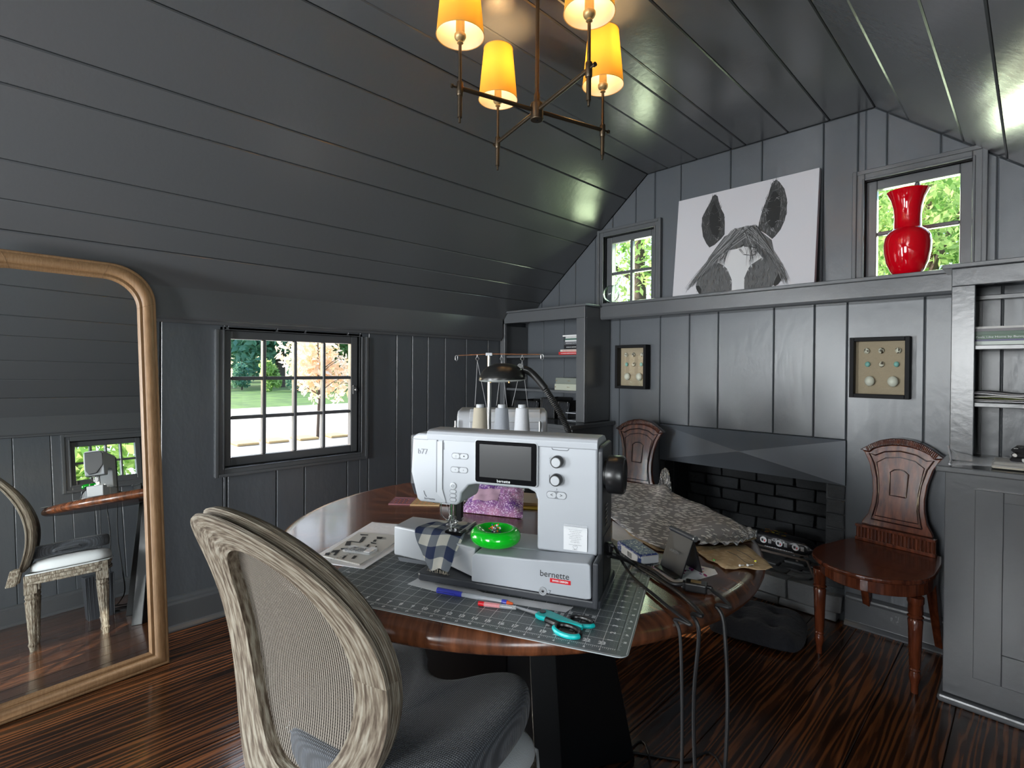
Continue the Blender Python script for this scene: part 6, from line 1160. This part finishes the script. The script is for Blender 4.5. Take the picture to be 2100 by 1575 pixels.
o = MB().add([(-70, -60, GZ), (60, -60, GZ), (60, 60, GZ), (-70, 60, GZ)], [(0, 1, 2, 3)]).build('lawn', grass); o['kind'] = 'structure'
o = MB().add([(-19, -30, GZ + .01), (-3.6, -30, GZ + .01), (-3.6, 34, GZ + .01), (-22, 34, GZ + .01), (-20, 8, GZ + .01)], [(0, 1, 2, 3, 4)]).build('driveway', gravel); o['kind'] = 'structure'; o['label'] = 'wide pale sunlit driveway outside the left window'
brickm = mat('tan_stone_block', (.55, .36, .17), .9, bump=(40, 1)); 
for k in range(7):
    p = at_z(500 + 62 * k, 912 - 5.5 * k, GZ); tag(box('stone_block', (-.28, -.2, 0), (.28, .2, .05), brickm, None, bev=.02), 'tan stone block in the driveway row, %s' % ('leftmost', 'second from the left', 'third from the left', 'middle', 'third from the right', 'second from the right', 'rightmost')[k], 'stone', 'row of tan stone blocks in the driveway').location = (p.x, p.y, GZ + .01)
def foliage(c, rad, n, size, seed, sc=(1, 1, 1), clumps=14):
    rng = np.random.default_rng(seed); cc = rng.normal(size=(clumps, 3)); cc /= np.linalg.norm(cc, axis=1)[:, None]; cc *= rng.uniform(.25, .85, (clumps, 1)); k = rng.integers(0, clumps, n)
    d = rng.normal(size=(n, 3)); d /= np.linalg.norm(d, axis=1)[:, None]; P = (cc[k] + d * rng.uniform(.6, 1.0, (n, 1)) * .42) * rad * np.array(sc) + np.array(c)
    a = rng.normal(size=(n, 3)); a /= np.linalg.norm(a, axis=1)[:, None]; b = np.cross(a, rng.normal(size=(n, 3))); b /= np.linalg.norm(b, axis=1)[:, None]; s = size * rng.uniform(.5, 1.3, (n, 1))
    V = np.stack([P - a * s, P + b * s * .45, P + a * s, P - b * s * .45], 1).reshape(-1, 3); return V, n
def tree(name, lab, c, h, rad, n, size, m_, seed, sc=(1, 1, 1), grp=None, tr=.12, clumps=14, low=.62):
    t = thing(name, lab, 'tree', (c[0], c[1], GZ), 0, grp); V, n = foliage((0, 0, h * low), rad, n, size, seed, sc, clumps)
    me = bpy.data.meshes.new('foliage'); me.vertices.add(len(V)); me.vertices.foreach_set('co', V.ravel()); me.loops.add(4 * n); me.loops.foreach_set('vertex_index', np.arange(4 * n)); me.polygons.add(n); me.polygons.foreach_set('loop_start', np.arange(0, 4 * n, 4)); me.update(calc_edges=True); me.materials.append(m_)
    o = bpy.data.objects.new('foliage', me); C.objects.link(o); o.parent = t; o['kind'] = 'stuff'
    m = MB(); m.tube([(0, 0, 0), (.05 * tr, .03, h * .3), (-.1 * tr, 0, h * .6), (0, 0, h * .8)], [tr, tr * .8, tr * .5, tr * .2], 10); random.seed(seed)
    for k in range(7): a = random.uniform(0, 2 * PI); z = h * random.uniform(.3, .65); m.tube([(0, 0, z), (rad * .4 * math.cos(a), rad * .4 * math.sin(a), z + rad * .25), (rad * .75 * math.cos(a), rad * .75 * math.sin(a), z + rad * .4)], [tr * .35, tr * .2, tr * .05], 6)
    m.build('trunk', bark, t, smooth=True); return t
def at_dist(px, d): p = seen(px, 750, d); return (p.x, p.y)
ps = ['leftmost', 'second from the left', 'third', 'fourth', 'fifth', 'sixth', 'rightmost']
for k, (px, d, h, r) in enumerate(((345, 39, 15, 3.5), (450, 51, 19, 4.5), (575, 38, 14, 3.5), (700, 51, 19, 4.5), (815, 39, 15, 3.5), (520, 66, 24, 6), (790, 66, 24, 6))):
    tree('evergreen_tree', 'tall dark tree behind the lawn outside the left window, ' + ps[k], at_dist(px, d), h, r, 9000, .36, leaf_d if k % 3 else leafm('yellow_green_leaves_%d' % k, (.10, .24, .08), (.50, .62, .28), .4), 40 + k, (1, 1, 1.75), 'trees behind the lawn', .35, 22, .42)  # every third tree takes a paler yellow-green leaf colour
for k in range(8): tree('shrub', 'low hedge bush at the far side of the lawn, ' + ('first', 'second', 'third', 'fourth', 'fifth', 'sixth', 'seventh', 'eighth')[k] + ' from the left', at_dist(380 + 58 * k, 31 + (k % 3)), 2.4, .68, 1500, .12, leaf_g if k % 2 else leaf_d, 80 + k, (1.1, 1.1, 1.5), 'hedge bushes beyond the lawn', .06, 10, .42)
tree('autumn_tree', 'small tree with pale orange leaves standing in the driveway outside the left window', at_dist(652, 11), 2.9, .95, 1900, .075, leaf_o, 7, (.78, .78, 1.12), None, .035, 16, .58)
def gabletree(lab, px, d, zc, r, n, size, seed, sc=(1, 1, 1)):
    p = at_dist(px, d); h = (zc - GZ) / .62; tree('garden_tree', lab, p, h, r, n, size, leaf_g, seed, sc, 'leafy trees outside the gable', .18, 18)
gabletree('leafy green tree outside the right gable window, behind the red vase', 1905, 8.5, 3.6, 2.2, 11000, .06, 21, (1, 1, 1))
gabletree('leafy green tree outside the right gable window, further back', 1800, 13, 5.0, 3.4, 9000, .10, 22)
gabletree('light leafed tree outside the left gable window', 1310, 10, 4.1, 2.1, 4200, .065, 23, (.8, .8, 1.3))
gabletree('broad green tree beyond the fireplace gable', 1560, 21, 5.6, 3.4, 6000, .12, 24)
# trees seen by reflection, beyond the right wall and behind the added rear door
for k, (x, y, h, r) in enumerate(((7, 2.5, 6, 2.6), (7.5, -2, 6, 2.6), (19, 3, 11, 4.5), (2, -14, 9, 3.5), (-5, -15, 10, 4))):
    tree('garden_tree', 'leafy green tree outside the right wall and rear door, ' + ps[k], (x, y), h, r, 6000, .14, leaf_g, 60 + k, (1, 1, 1), 'leafy trees around the house', .2, 18)
